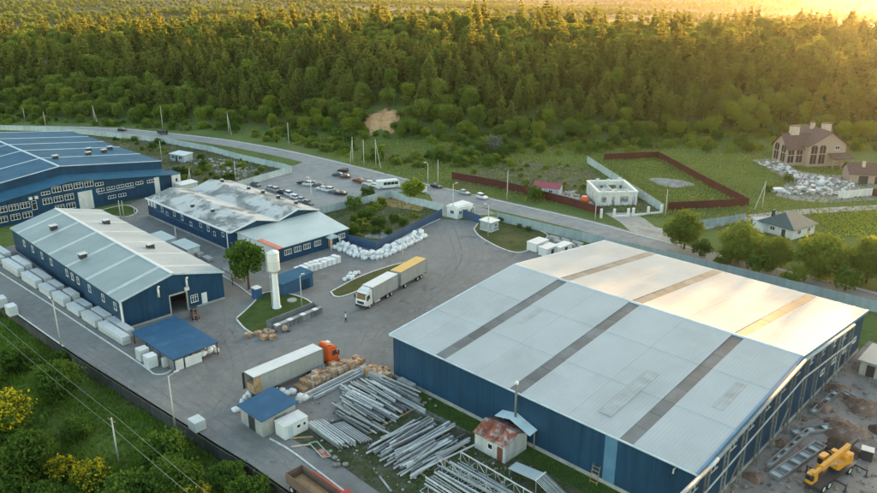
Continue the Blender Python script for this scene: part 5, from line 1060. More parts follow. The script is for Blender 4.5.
for i in range(22):
    x = 11.9 + i * .42; y0 = -16.0 + rb.uniform(-1.3, 1.2); k = [2, 0, 3, 5, 1, 2][i % 6]; Lb = bk[k][0]; ln_f = (11.6 + rb.uniform(-1.2, .8)) / Lb
    beam(*g2, x, y0, .24, math.pi / 2 + rb.uniform(-.08, .04), k, ln_f * rb.uniform(.75, 1.0))
    if i % 2: beam(*g2, x + .15, y0 + rb.uniform(.2, 2), .7, math.pi / 2 + rb.uniform(-.16, .08), [2, 3, 5][i % 3], ln_f * rb.uniform(.65, 1))
    if i % 5 == 2: beam(*g2, x, y0 + 1, 1.1, math.pi / 2 - .08, 2, .7)
for i in range(16): beam(*g1, rb.uniform(-2, 4), -12.8 + i * .68, rb.uniform(.95, 1.25), rb.uniform(-.1, .1), rb.choice((2, 3, 1)), rb.uniform(.45, .8), rb.uniform(-.03, .03))
for i in range(12): beam(*g2, 12.2 + i * .72, rb.uniform(-16.5, -11), rb.uniform(.9, 1.2), math.pi / 2 + rb.uniform(-.22, .14), rb.choice((2, 3, 1)), rb.uniform(.4, .75), rb.uniform(-.03, .03))
g3 = ('pale steel profile in the pack beside the white container', 'profiles beside the white container')
for i in range(6):
    for z in (.2, .55, .9): beam(*g3, 1.9 + i * .2, -18.2 + i * .36, z, -.04 + rb.uniform(-.02, .02), 2 if i % 2 else 3, .62 if i % 2 else .8)
for i in range(5): beam(*g3, 4.2 + i * .15, -15.6 + i * .33, .24, -.02, 4, .9)
g4 = ('long grey girder lying behind the carton pallets', 'girders behind the carton pallets')
for x, y0, ln_f, z in ((-4.9, -16.0, 1.2, .05), (-4.3, -15.2, 1.1, .05), (-5.6, -9.3, .75, .05), (-3.6, -13.0, .9, .05), (-4.6, -15.0, .95, .58)): beam(*g4, x, y0, z, math.pi / 2 + .04, 5, ln_f)
for x, y, L_b in ((-5.0, -2.4, 5.2), (2.2, -.9, 3.2)): stack('white concrete beam pack near the warehouse corner, %s' % ('larger' if L_b > 4 else 'smaller'), W(x, y - .5), YA, L_b, 1.0, 1.0, 2, None, 'concrete')
def truss(label, x, y, z, rz, L, h, flat=True):
    o = thing('lattice_truss', label, 'truss', W(x, y, z), YA + rz); up = (lambda a, b: (a, b, 0.06)) if flat else (lambda a, b: (a, 0, b))
    MB().bar(up(0, 0), up(L, 0), .12, .12).build('chord', M['steelwhite'], o); MB().bar(up(0, h), up(L, h), .12, .12).build('chord', M['steelwhite'], o)
    n = int(L / h * 1.0); 
    for k in range(n + 1): MB().bar(up(L * k / n, .06), up(L * k / n, h - .06), .07, .07).build('strut', M['steelwhite'], o)
    for k in range(n): MB().bar(up(L * k / n + .05, .07 if k % 2 else h - .07), up(L * (k + 1) / n - .05, h - .07 if k % 2 else .07), .06, .06).build('diagonal', M['steelwhite'], o)
    return o
for k, a in enumerate([(22.7, -9.2, .1, -.02, 12, 1.5, False), (21.6, -13.0, .1, 0, 13, 1.4, True), (21.4, -12.2, .5, .03, 12, 1.3, False), (22.2, -15.2, .1, -.04, 12, 1.4, True), (23.2, -17.2, .1, .0, 12, 1.5, True), (23.4, -11.2, .3, .02, 12, .8, True)]):
    truss('white lattice truss lying in the steel yard, %s from the rusty shed' % ords[k], *a)
g5 = ('white steel bar lying among the lattice trusses', 'bars among the trusses')
for i in range(9): beam(*g5, 22.2 + rb.uniform(0, 1), -16 + i * .75, .3 + .3 * (i % 2), rb.uniform(-.03, .05), 2 if i % 2 else 3, rb.uniform(.8, 1.1))
rf_ = thing('roof_frame', 'grey gabled roof frame with sheeting on the grass by warehouse', 'roof frame', W(29.0, -7.2), YA + .05)
slab([(0, 0, 1.2), (4.6, -.6, 1.9), (4.6, 1.4, 1.9), (0, 1.8, 1.2)], .06).build('sheet', M['roof_ext'], rf_)
for k in range(9): MB().bar((4.6, -.6 + k * .25, 1.9), (9.2, -1.4 + k * .25, .7), .07, .07).build('rafter', M['steelwhite'], rf_)
MB().bar((4.6, -.7, 1.97), (4.6, 1.55, 1.97), .14, .14).build('ridge_bar', M['white'], rf_)
for x, y, z in ((.2, .1, 1.1), (.2, 1.6, 1.1), (4.6, -.5, 1.8), (4.6, 1.3, 1.8), (9.1, -1.3, .65), (9.1, .5, .65)): MB().box(x - .06, x + .06, y - .06, y + .06, 0, z).build('leg', M['steel'], rf_)
# loose stuff by the lane: timbers, frame, red tarp
for k, (x, y, rz, L, mt, lb) in enumerate(((2.2, -21.6, .9, 3.2, 'wood', 'yellow timber plank lying on the grass by the container'), (4.0, -22.6, 1.0, 2.6, 'cardtop', 'pale plank lying on grass near the lane kerb'), (17.4, -18.6, -.3, 3.4, 'steel', 'single short steel channel alone on the green grass'), (20.6, -2.0, -.55, 3.2, 'wood', 'orange plank leaning in the grass left of rusty shed'))):
    tag(link('plank', MB().box(0, L, -.14, .14, 0, .1).mesh('plank', M[mt]), None, W(x, y, .02), YA + rz), lb, 'plank')
ft = thing('tube_frame', 'bent pale green tube frame lying on the grass', 'frame', W(5.4, -20.6), YA - .15); m = MB()
for a, c in (((0, 0), (4, -.2)), ((4, -.2), (4.4, .8)), ((4.4, .8), (.3, 1.0)), ((.3, 1.0), (0, 0))): m.tube((*a, .35), (*c, .35), .06)
m.build('tube', mat('pale green paint', (.4, .5, .42), .5), ft)
rt = link('red_sheet', slab([(0, 0, .18), (1.8, -.2, .25), (2.1, .9, .16), (.3, 1.1, .3)], .05).mesh('red_sheet', M['orangesheet']), None, W(7.3, -21.0), YA); tag(rt, 'crumpled orange-red sheet on grass beside the lane', 'sheet')
for k in range(26):
    q = W(rb.uniform(2, 12), rb.uniform(-2.6, -.6)) if k < 16 else W(rb.uniform(8, 14), rb.uniform(-21.6, -19.5)); o = link('boulder', bagm[k % 4].copy() if k < 4 else bpy.data.meshes.get('boulder%d' % (k % 4)) or bagm[k % 4], None, q, rb.uniform(0, 6)); s = rb.uniform(.25, .55); o.scale = (s, s, s * .7)
    if k < 4: o.data.name = 'boulder%d' % k; o.data.materials.clear(); o.data.materials.append(M['rock'])
    tag(o, 'grey boulder in the weeds along the warehouse foot' if k < 16 else 'grey stone lump among weeds at the lane kerb', 'boulder', 'boulders at the warehouse foot' if k < 16 else 'stones at the lane kerb')
# building site: girders, dirt heaps, box
def girder(label, x, y, rz, L, w, h):
    o = thing('steel_girder', label, 'girder', W(x, y, .02), YA + rz); MB().box(0, L, -w / 2, w / 2, .0, .1).build('plate', M['steel'], o)
    for s in (-1, 1): MB().box(0, L, s * w / 2 - .05, s * w / 2 + .05, .1, h).build('flange', M['steel'], o)
    n = int(L / 1.1)
    for k in range(n + 1): MB().box(L * k / n - .05, L * k / n + .05, -w / 2 + .06, w / 2 - .06, .1, h * .85).build('stiffener', M['steel'], o)
    for k in range(n):
        if k % 2 == 0: MB().box(L * k / n + .06, L * (k + 1) / n - .06, -w / 2 + .06, w / 2 - .06, h * .55, h * .6).build('cover_plate', M['fencepale'], o)
    return o
girder('wide grey box girder nearest the truck crane', 53.6, 15.8, math.pi / 2 + .1 - .25, 11.5, 1.5, .6); girder('narrow girder lying next to the wide box girder', 52.2, 17.4, math.pi / 2 - .06, 11.8, .6, .7)
girder('box girder lying diagonally beyond the wide one', 51.6, 27.5, math.pi / 2 - .55, 9.5, 1.2, .5); girder('narrow girder at the frame columns beyond crane', 51.7, 34.6, math.pi / 2 - .06, 8.6, .8, .6); girder('long rail girder crossing the far dirt', 52.8, 43.9, -.35, 13, .8, .5)
def mound(label, p, r_, h, mt, seed, name='dirt_mound', cat='dirt mound', sx=1.0, rz=0.0):
    q = np.random.RandomState(seed); n, k = 20, 7; vs = []
    for j in range(k + 1):
        t = j / k
        for i in range(n): a = 2 * math.pi * i / n; d = r_ * (1 - t) * (1 + .18 * math.sin(3 * a + seed) + q.uniform(-.07, .07)); vs.append((d * math.cos(a) * sx, d * math.sin(a), h * (1 - (1 - t) ** 1.8) * (1 + q.uniform(-.08, .08)) - .05 * (j == 0)))
    m = MB(); m.add(vs, [(j * n + i, j * n + (i + 1) % n, (j + 1) * n + (i + 1) % n, (j + 1) * n + i) for j in range(k) for i in range(n)]); o = link(name, m.mesh(name, M[mt], True), None, p, rz); return tag(o, label, cat)
M['reddirt'] = soil('red brown earth', ((.15, .095, .07), (.22, .155, .12), (.3, .265, .235)), (.3, 1.2)); M['darkdirt'] = soil('dark earth', ((.07, .05, .04), (.12, .09, .07), (.05, .035, .03)), (.3, 1.0))
for k, (x, y, r_, h, mt, lb) in enumerate(((51.9, 37.5, 1.6, .7, 'reddirt', 'red-brown dirt heap at the far frame columns'), (52.0, 44.5, 1.9, .8, 'reddirt', 'red-brown dirt heap near the site shed'), (56.5, 42, 3.0, 1.0, 'reddirt', 'largest red-brown dirt heap right of the rail girder'), (56.4, 33.5, 3.2, .9, 'reddirt', 'wide dirt heap beyond the truck crane'), (57.6, 28.6, 2.6, .9, 'darkdirt', 'dark earth heap directly behind the truck crane'), (51.4, 24, 1.4, .6, 'reddirt', 'small red dirt heap at the frame foot'), (51.6, 14.2, 1.4, .5, 'reddirt', 'low red dirt heap at the nearest frame columns'), (61, 37, 2.4, .8, 'darkdirt', 'dark heap at the right edge of the site'))): mound(lb, W(x, y), r_, h, mt, k)
bx_ = thing('steel_box', 'dark open steel box on the dirt behind the crane', 'box', W(60.6, 28.4), YA + .2); MB().box(-.7, .7, -.6, -.52, 0, 1.5).box(-.7, .7, .52, .6, 0, 1.5).box(-.7, -.62, -.52, .52, 0, 1.5).box(.62, .7, -.52, .52, 0, 1.5).build('box_wall', M['dark'], bx_); MB().box(-.75, .75, -.65, .65, 1.5, 1.58).build('box_top', M['lamp'], bx_)
rebar = MB()
for k in range(26): a = rb.uniform(-.4, .4); x = rb.uniform(0, 3); rebar.bar((x, rb.uniform(-.6, .6), .1 + rb.random() * .4), (x + 1.6 * math.cos(a), 1.6 * math.sin(a), .15 + rb.random() * .4), .06, .06)
tag(link('bar_heap', rebar.mesh('bar_heap', M['steelwhite']), None, W(53.6, 12.2), YA), 'heap of loose pale steel bars at the bottom edge of the site', 'bar heap')
def chunks(name, label, region, n, smin, smax, mt, seed, cat=None, kind='stuff', zmax=.5):   # loose rubble spread over a patch
    q = random.Random(seed); m = MB()
    for _ in range(n):
        p = region(q); s = q.uniform(smin, smax); a = q.uniform(0, 3.1); m.cbox((p[0], p[1], p[2] + q.uniform(-.1, zmax)), (s * q.uniform(.6, 1.8), s, s * q.uniform(.25, .8)), a, q.choice((0, 0, 1, 1, 2)), q.uniform(.6, 1))
    return tag(m.build(name, mt), label, cat, None, kind)
def tri_region(pts):
    P_ = px(*pts)
    def f(q):
        i = q.randrange(1, len(P_) - 1); a, c = q.random(), q.random()
        if a + c > 1: a, c = 1 - a, 1 - c
        return P_[0] + (P_[i] - P_[0]) * a + (P_[i + 1] - P_[0]) * c
    return f
chunks('rubble', 'white and grey building rubble spread before the brick house', tri_region(((800, 184), (757, 164), (778, 163), (800, 174), (842, 181), (858, 190), (838, 196), (800, 195), (782, 194))), 900, .2, .95, [M['rubbish'], M['offwhite'], M['brick']], 4, 'rubble', zmax=.7)
chunks('rubble', 'scattered debris on the dirt building site', lambda q: W(q.uniform(50.6, 64), q.uniform(8, 58)), 420, .1, .45, [M['reddirt'], M['rock'], M['wood']], 5, 'rubble', zmax=.15)
chunks('rubble', 'scattered scrap among the steel stacks', lambda q: W(q.uniform(-3, 30), q.uniform(-19, -3)), 260, .1, .34, [M['steel'], M['concrete'], M['wood']], 6, 'rubble', zmax=.2)
chunks('rubble', 'pale debris strewn on the rough plot', tri_region(((215, 172), (180, 160), (225, 158), (262, 170), (236, 182))), 190, .2, .9, [M['rock'], M['concrete'], M['rubbish']], 8, 'rubble', zmax=.2)
chunks('rubble', 'white debris on the ground by the roofless house', tri_region(((570, 200), (555, 196), (575, 191), (583, 200), (600, 208), (585, 208))), 120, .3, 1.1, [M['rubbish'], M['concrete'], M['wood']], 9, 'rubble', zmax=.2)
for k, (p, s) in enumerate((((777, 191), (4.5, 3, .5)), ((800, 190), (4, 2.5, .7)), ((822, 184), (5, 2.5, .8)), ((812, 193), (3, 2, .6)))): o = thing('pallet_stack', 'stack of wrapped pale blocks in the rubble, %s from the left' % ords[k], 'block stack', G(*p), .3 * k); MB().cbox((0, 0, 0), s).build('blocks', M['rubbish'] if k % 2 else M['wrap'], o); MB().cbox((.1, 0, s[2]), (s[0] * .7, s[1] * .7, .4), .1).build('blocks', M['wrap'], o)
mound('pale sand and sheet mound inside the garden plot', G(671, 183), 4.5, 1.1, 'gravel', 31, 'sand_mound', 'mound', 1.5, -.6)
sx_ = G(383, 128).x; vs_ = []; q_ = np.random.RandomState(9); n_, k_ = 26, 8      # bare sandy slope cut into the forest edge
for j_ in range(k_ + 1):
    for i_ in range(n_):
        a_ = 2 * math.pi * i_ / n_; r_ = (1 - j_ / k_) * (1 + .24 * math.sin(2 * a_ + 1) + .2 * math.sin(5 * a_) + .12 * math.sin(9 * a_ + 2) + q_.uniform(-.16, .16)); X_ = sx_ + 6.6 * r_ * math.cos(a_); Y_ = 309 + 11 * r_ * math.sin(a_)
        vs_.append((X_, Y_, hz1(X_, Y_) + (2.6 + .9 * math.sin(X_ * .9)) * (1 - (1 - j_ / k_) ** 2) * (.6 + .4 * math.sin(a_)) - .15 * (j_ == 0) + q_.uniform(-.25, .25) * (j_ > 0)))
tag(MB().add(vs_, [(j_ * n_ + i_, j_ * n_ + (i_ + 1) % n_, (j_ + 1) * n_ + (i_ + 1) % n_, (j_ + 1) * n_ + i_) for j_ in range(k_) for i_ in range(n_)]).build('bare_slope', M['sand'], None, True), kind='structure')
mound('pale debris mound on the rough ground behind the blue fence', G(379, 236), 2.6, .8, 'gravel', 35, 'debris_mound', 'mound', 1.4)
for k in range(5): stack('pallet of roofing slabs between workshop and old workshop, %s along' % ords[k], G(166 + k * 9, 243 + k * 4.2), YA, 2.6, 1.4, .7 + .2 * (k % 2), 2, None, 'concrete', 'slab_stack')
for p, lb in (((150, 243), 'left'), ((173, 251), 'right')): o = hut('low_store', 'low pale flat-roofed store behind the workshop roof, %s one' % lb, 'store', G(*p), YA, 7, 3, 2.0, 2.2, M['offwhite'], M['roof_ext'], .2)

# ------------------------------------------------------------------ vegetation
M['leaf_pine'] = leafmat('pine needles', (.032, .075, .034), (.135, .20, .062), (.72, .62, .06), .42)
M['leaf_broad'] = leafmat('broad leaves', (.055, .125, .034), (.17, .25, .058), (.66, .66, .07), .42)
M['leaf_lime'] = leafmat('fresh leaves', (.09, .18, .03), (.22, .29, .045), (.6, .62, .08), .42)
M['leaf_dark'] = leafmat('dark leaves', (.024, .075, .018), (.10, .18, .034), (.25, .36, .05), .3)
M['leaf_sunlit'] = leafmat('sunlit gold leaves', (.40, .34, .02), (.66, .52, .03), (.7, .58, .05), .3)  # low sun on the foreground bush tops, put into the leaf colour
M['leaf_silver'] = leafmat('silvery leaves', (.12, .15, .11), (.2, .23, .17), (.25, .28, .18), .25)
M['grass_blade'] = leafmat('grass blades', (.035, .10, .016), (.16, .26, .036), (.25, .42, .05), .3)
M['leaf_crest_sunlit'] = leafmat('golden green crown leaves', (.10, .125, .028), (.29, .26, .04), (1.0, .8, .06), .52)  # sunlight along the forest crest is painted into this golden leaf colour
M['grass_dry'] = leafmat('dry grass', (.085, .13, .032), (.26, .29, .08), (.45, .46, .1), .3)
M['dead'] = mat('dead wood', (.22, .2, .18), .9)
def leaf_quads(cen, size, rs, flat=0.0, asp=1.6):
    n = len(cen); a = rs.normal(size=(n, 3)); b_ = rs.normal(size=(n, 3)); a[:, 2] *= 1 - flat
    a /= np.linalg.norm(a, axis=1)[:, None]; b_ -= (b_ * a).sum(1)[:, None] * a; b_ /= np.linalg.norm(b_, axis=1)[:, None]
    s = size * rs.uniform(.6, 1.3, n)[:, None]; a = a * s * asp / 2; b_ = b_ * s / 2
    v = np.stack([cen - a, cen - b_ * .9 + a * .1, cen + a, cen + b_ * .9 + a * .1], 1).reshape(-1, 3); return v, np.arange(4 * n).reshape(n, 4)
def crown_broad(h, r, seed, nc=38, nl=55, size=.5, low=.28):
    rs = np.random.RandomState(seed); cs = []
    for _ in range(nc):
        d = rs.normal(size=3); d /= np.linalg.norm(d); k = rs.uniform(.35, 1) ** .6
        cs.append((d[0] * r * k * .82, d[1] * r * k * .82, h * (low + (1 - low) * .5) + d[2] * k * h * (1 - low) * .5 * .85))
    cs = np.array(cs); cr_ = rs.uniform(.15, .42, nc) * r; cs[:, :2] += rs.uniform(-.12, .12, 2) * r
    out = []
    for c, q in zip(cs, cr_):
        d = rs.normal(size=(nl, 3)); d /= np.linalg.norm(d, axis=1)[:, None]; out.append(c + d * (q * rs.uniform(.5, 1.05, nl) ** .5)[:, None] * np.array([1, 1, .8]) * np.where(rs.rand(nl) < .14, rs.uniform(1.2, 1.75, nl), 1.0)[:, None])
    return leaf_quads(np.concatenate(out), size, rs), cs
def crown_pine(h, r, seed, size=.55, lv=13, low=.25):
    rs = np.random.RandomState(seed); out = []
    for j in range(lv):
        t = min(1, max(0, (j + rs.uniform(-.2, .2)) / (lv - 1))); z = h * (low + (.985 - low) * t); rr = r * (1 - t) ** .7 * rs.uniform(.75, 1.15) + .15
        nb = max(3, int(8 * (1 - t) + 3)); a0 = rs.uniform(0, 6.28)
        for b_ in range(nb):
            if rs.rand() < .2: continue
            a = a0 + 6.28 * b_ / nb + rs.uniform(-.3, .3); L = rr * rs.uniform(.7, 1.15); m = max(5, int(L * 8)); u = rs.uniform(.15, 1, m) ** .7
            p = np.stack([np.cos(a) * L * u, np.sin(a) * L * u, z + L * u * .25 - (u ** 2) * L * .15 + 0 * u], 1); out.append(p + rs.normal(size=p.shape) * np.array([.28, .28, .2]) * (.5 + .6 * rr / r))
    return leaf_quads(np.concatenate(out), size, rs, .3, 1.9)
def trunk_mesh(h, r, mt, limbs=(), name='trunk', top=.8):
    m = MB(); rs = random.Random(int(h * 100)); pts = [Vector((rs.uniform(-.12, .12) * k, rs.uniform(-.12, .12) * k, h * top * k / 4)) for k in range(5)]
    for k in range(4): m.tube(pts[k], pts[k + 1], r * (1 - .2 * k), r * (1 - .2 * (k + 1)), 7, cap=False)
    for c in limbs: st = pts[2].lerp(pts[4], rs.random()); m.tube(st, Vector(c), r * .32, r * .08, 5, cap=False)
    return m.mesh(name, M[mt])
PROTO = {}
def proto(key, kind, h, r, seed, leaf, bark, **kw):
    if kind == 'pine': (v, f) = crown_pine(h, r, seed, **kw); tr = trunk_mesh(h, .17 + h * .006, bark, (), top=.9)
    else:
        (v, f), cs = crown_broad(h, r, seed, **kw); tr = trunk_mesh(h, .14 + h * .014, bark, cs[:9])
    PROTO[key] = (npmesh('crown', v, f, M[leaf]), tr)
for i in range(5): proto('pine%d' % i, 'pine', [14, 16, 13, 17, 15][i], [3.3, 3.7, 3.1, 3.5, 4.0][i], 100 + i, 'leaf_pine', 'barkred', size=.7)
for i in range(4): proto('broad%d' % i, 'broad', [9, 11, 12, 8][i], [3.6, 4.2, 4.0, 3.6][i], 200 + i, 'leaf_broad', 'bark', size=.5, nc=50, nl=66)
for i in range(2): proto('lime%d' % i, 'broad', [9, 7.5][i], [3.8, 3.3][i], 230 + i, 'leaf_lime', 'bark', size=.48, nc=48, nl=64)
proto('roundpine0', 'broad', 15, 3.9, 250, 'leaf_crest_sunlit', 'barkred', size=.6, low=.45, nc=44); proto('roundpine1', 'broad', 14, 3.6, 251, 'leaf_crest_sunlit', 'barkred', size=.6, low=.42, nc=40); proto('roundpine2', 'broad', 12, 4.2, 252, 'leaf_crest_sunlit', 'barkred', size=.6, low=.3, nc=46); proto('roundpine3', 'pine', 15, 4.2, 253, 'leaf_crest_sunlit', 'barkred', size=.7)
for i in range(3): proto('bush%d' % i, 'broad', [2.6, 3.4, 2.0][i], [1.7, 2.1, 1.8][i], 260 + i, ['leaf_broad', 'leaf_dark', 'leaf_lime'][i], 'bark', size=.3, nc=22, nl=40, low=.02)
for i in range(3): proto('sparse%d' % i, 'pine', [17, 15, 18][i], [3.4, 3.0, 3.6][i], 330 + i, 'leaf_pine', 'barkred', size=.6, lv=8, low=.45)
for i in range(2): proto('tall%d' % i, 'broad', [14, 12][i], [3.0, 3.4][i], 340 + i, ['leaf_broad', 'leaf_lime'][i], 'bark', size=.55, low=.2, nc=44)
proto('silver0', 'broad', 5, 2.6, 270, 'leaf_silver', 'bark', size=.4, low=.05)
for i in range(3): proto('near%d' % i, 'broad', [4.2, 5.2, 3.4][i], [2.8, 3.3, 2.6][i], 280 + i, 'leaf_dark', 'bark', size=.27, nc=70, nl=90, low=.03)
for i in range(2): proto('gold%d' % i, 'broad', [4.4, 3.6][i], [3.0, 2.4][i], 290 + i, 'leaf_dark', 'bark', size=.26, nc=60, nl=80, low=.03)
for i in range(3): proto('feat%d' % i, 'broad', [10.5, 9.5, 9][i], [3.9, 4.9, 5.2][i], 300 + i, ['leaf_dark', 'leaf_broad', 'leaf_broad'][i], 'bark', size=.42, nc=75, nl=90, low=[.25, .12, .08][i])
def tree(key, label, p, s=1.0, rz=None, name='tree', cat='tree', group=None, sz=None):
    o = thing(name, label, cat, p, random.uniform(0, 6.28) if rz is None else rz, group); w_ = 1.0 if cat != 'tree' and cat != 'pine tree' or group is None else random.uniform(.78, 1.22); o.scale = (s * w_, s * w_, s * (sz or 1)); o.rotation_euler[0] = 0 if group is None else random.uniform(-.05, .05)
    link('crown', PROTO[key][0], o); link('trunk', PROTO[key][1], o); return o

# feature trees
tree('feat0', 'leafy green tree standing beside the water tower', G(249, 289), 1.0, .4)
tree('feat1', 'roadside tree standing alone, left of the road trees', G(684, 249), .95, 1.0); tree('feat2', 'broad leafy roadside tree second from the left', G(738, 262), 1.0, 2.0); tree('feat1', 'roadside tree half hidden between two broader crowns', G(773, 269), .75, 3.0); tree('feat2', 'broadest roadside tree in front of the teal-roofed house', G(818, 279), 1.1, 4.0); tree('feat1', 'roadside tree at the right edge of the picture', G(866, 283), 1.0, 5.0); tree('feat2', 'roadside tree just past the right edge', G(905, 294), 1.1, .2)
tree('lime1', 'round green tree on the rough ground beside the parking', G(414, 203), .95, 1, sz=1.05)
for k, (p, s, kk, lb) in enumerate((((535, 201), 1.3, 'bush1', 'dark bush against the maroon fence by the pole'), ((700, 256), 1.2, 'bush1', 'low shrub between the first two roadside trees'), ((724, 265), 1.3, 'bush0', 'shrub at the foot of the second roadside tree'), ((757, 274), 1.5, 'bush1', 'shrub on verge below the broad roadside trees'), ((795, 284), 1.5, 'bush0', 'shrub in front of the broadest roadside tree'), ((845, 290), 1.5, 'bush1', 'shrub on the verge near the right edge'), ((368, 199), 1.2, 'bush1', 'conifer-like bush beside the parking fence corner'), ((354, 211), 1.3, 'bush1', 'dark shrub behind the near parking fence'), ((501, 222), .45, 'bush1', 'tiny conifer on the dry lawn nearest the guard booth'), ((519, 228), .35, 'bush1', 'tiny conifer in the middle of the dry lawn'), ((528, 231), .4, 'bush1', 'tiny conifer at the right end of the dry lawn'), ((788, 182), .8, 'bush1', 'dark bush beside the strutted pole'), ((768, 193), .7, 'bush1', 'reddish dark bush right of the garden plot'))): tree(kk, lb, G(*p), s, None, 'bush', 'bush')

# the forest on the hillside
rs = np.random.RandomState(42); pts = []
sp = 5.8
for yy in np.arange(285, 610, sp):
    for xx in np.arange(-420, 520, sp):
        x, y = xx + rs.uniform(-2.4, 2.4), yy + rs.uniform(-2.4, 2.4); d = y - float(edge_y(x))
        if d < -2 or d > 235 or x < -y * .615 - 25 or x > y * .615 + 120: continue
        if d > 90 and rs.rand() < .42: continue
        if abs(x - G(383, 128).x) < 9 and 294 < y < 320: continue           # the sandy scar
        if 96 < x < 132 and y < 296: continue
        pts.append((x, y, d))
pts.sort(key=lambda t: t[1])
ind_p = ind_b = 0; stuff = {}
keys = list(PROTO)
nb_ = np.sin
for x, y, d in pts:
    z = hz1(x, y) - .15; u = rs.rand(); patch = math.sin(x * .045 + 2) + math.sin(y * .05 + x * .021)
    if d < 9: key = ['broad0', 'broad3', 'lime0', 'lime1', 'broad1', 'silver0'][int(u * 5.07)]; s = rs.uniform(.5, .85)
    elif d < 34: key = ('broad%d' % int(u * 4)) if (patch > .1 and rs.rand() < .7) else ('lime%d' % int(u * 2) if rs.rand() < .2 else 'pine%d' % int(u * 5)); s = rs.uniform(.5, .95)
    elif d < 88: key = 'pine%d' % int(u * 5) if rs.rand() < .68 else ('sparse%d' % int(u * 3) if rs.rand() < .4 else ('tall%d' % int(u * 2) if rs.rand() < .6 else 'broad%d' % int(u * 4))); s = rs.uniform(.6, 1.1)
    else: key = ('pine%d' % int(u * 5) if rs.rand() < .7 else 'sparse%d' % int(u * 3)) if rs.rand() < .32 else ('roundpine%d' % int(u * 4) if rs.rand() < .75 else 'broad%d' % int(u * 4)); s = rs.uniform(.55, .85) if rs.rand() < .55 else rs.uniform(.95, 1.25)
    rz = rs.uniform(0, 6.28); pine = 'pine' in key or 'sparse' in key
    if pine and ind_p < 300:
        ind_p += 1; tree(key, 'tall dark pine among the other pines of the hillside forest', (x, y, z), s, rz, 'pine_tree', 'pine tree', 'pines of the hillside forest')
    elif not pine and ind_b < 300:
        ind_b += 1; tree(key, 'bushy broadleaf tree along the lower edge of the hillside forest', (x, y, z), s, rz, 'broadleaf_tree', 'tree', 'broadleaf trees of the forest edge')
    else: stuff.setdefault(key, []).append((x, y, z, s, rz))
# scattered woods on the far plain, part of the same mass
for _ in range(3000):
    y = rs.uniform(1300, 3500); x = rs.uniform(-.62, .62) * y; 
    if math.sin(x * .011 + y * .004) + math.sin(y * .013 - x * .006) < .3: continue
    stuff.setdefault('broad%d' % rs.randint(4), []).append((x, y, hz1(x, y), rs.uniform(.6, 1.1), rs.uniform(0, 6)))
for k_ in range(60):
    cx_, cy_ = rs.uniform(-1, .6) * 800, rs.uniform(1400, 3400)
    cx_ *= cy_ / 1000
    for _ in range(75): x = cx_ + rs.normal() * 90; y = cy_ + rs.normal() * 55; stuff.setdefault('broad%d' % rs.randint(4), []).append((x, y, hz1(x, y), rs.uniform(.8, 1.5), rs.uniform(0, 6)))
for k_ in range(60):
    cx_, cy_ = rs.uniform(-1300, 1300), rs.uniform(1300, 3300)
    for _ in range(40): x = cx_ + rs.normal() * 130; y = cy_ + rs.normal() * 12; stuff.setdefault('broad%d' % rs.randint(4), []).append((x, y, hz1(x, y), rs.uniform(.7, 1.2), rs.uniform(0, 6)))
def scatter(name, label, cat, table, src):
    ks = list(table); P_, kk, sc_, ro = [], [], [], []
    for i, k in enumerate(ks):
        for x, y, z, s, r_ in table[k]: P_.append((x, y, z)); kk.append(i); w_ = random.uniform(.78, 1.22); sc_.append((s * w_, s * w_, s)); ro.append((random.uniform(-.05, .05), 0, r_))
    me = bpy.data.meshes.new(name); me.from_pydata(P_, [], [])
    me.attributes.new('kind_id', 'INT', 'POINT').data.foreach_set('value', kk); me.attributes.new('size', 'FLOAT_VECTOR', 'POINT').data.foreach_set('vector', np.array(sc_, np.float32).ravel()); me.attributes.new('turn', 'FLOAT_VECTOR', 'POINT').data.foreach_set('vector', np.array(ro, np.float32).ravel())
    o = link(name, me); ng = bpy.data.node_groups.new(name, 'GeometryNodeTree'); ng.interface.new_socket('Geometry', in_out='INPUT', socket_type='NodeSocketGeometry'); ng.interface.new_socket('Geometry', in_out='OUTPUT', socket_type='NodeSocketGeometry')
    N, Lk = ng.nodes, ng.links; gi = N.new('NodeGroupInput'); go = N.new('NodeGroupOutput'); jn = N.new('GeometryNodeJoinGeometry')
    def attr(nm, ty): a = N.new('GeometryNodeInputNamedAttribute'); a.data_type = ty; a.inputs[0].default_value = nm; return [q for q in a.outputs if q.enabled][0]
    ai, asz, at = attr('kind_id', 'INT'), attr('size', 'FLOAT_VECTOR'), attr('turn', 'FLOAT_VECTOR')
    for i, k in enumerate(ks):
        cm = N.new('FunctionNodeCompare'); cm.data_type = 'INT'; cm.operation = 'EQUAL'; si = [q for q in cm.inputs if q.enabled]; Lk.new(ai, si[0]); si[1].default_value = i
        oi = N.new('GeometryNodeObjectInfo'); oi.inputs[0].default_value = src[k]; oi.transform_space = 'ORIGINAL'
        ip = N.new('GeometryNodeInstanceOnPoints'); Lk.new(gi.outputs[0], ip.inputs['Points']); Lk.new(cm.outputs[0], ip.inputs['Selection']); Lk.new(oi.outputs['Geometry'], ip.inputs['Instance']); Lk.new(at, ip.inputs['Rotation']); Lk.new(asz, ip.inputs['Scale']); Lk.new(ip.outputs[0], jn.inputs[0])
    Lk.new(jn.outputs[0], go.inputs[0]); md = o.modifiers.new('scatter', 'NODES'); md.node_group = ng; return tag(o, label, cat, None, 'stuff')
src = {}
for o in COL.objects:
    if o.name.startswith('crown'):
        for k in PROTO:
            if o.data == PROTO[k][0] and k not in src: src[k] = o
for k in list(stuff):
    if k not in src: stuff.setdefault('broad0', []).extend(stuff.pop(k))
scatter('forest', 'dense forest mass covering the upper hillside and far woods', 'forest', stuff, src)
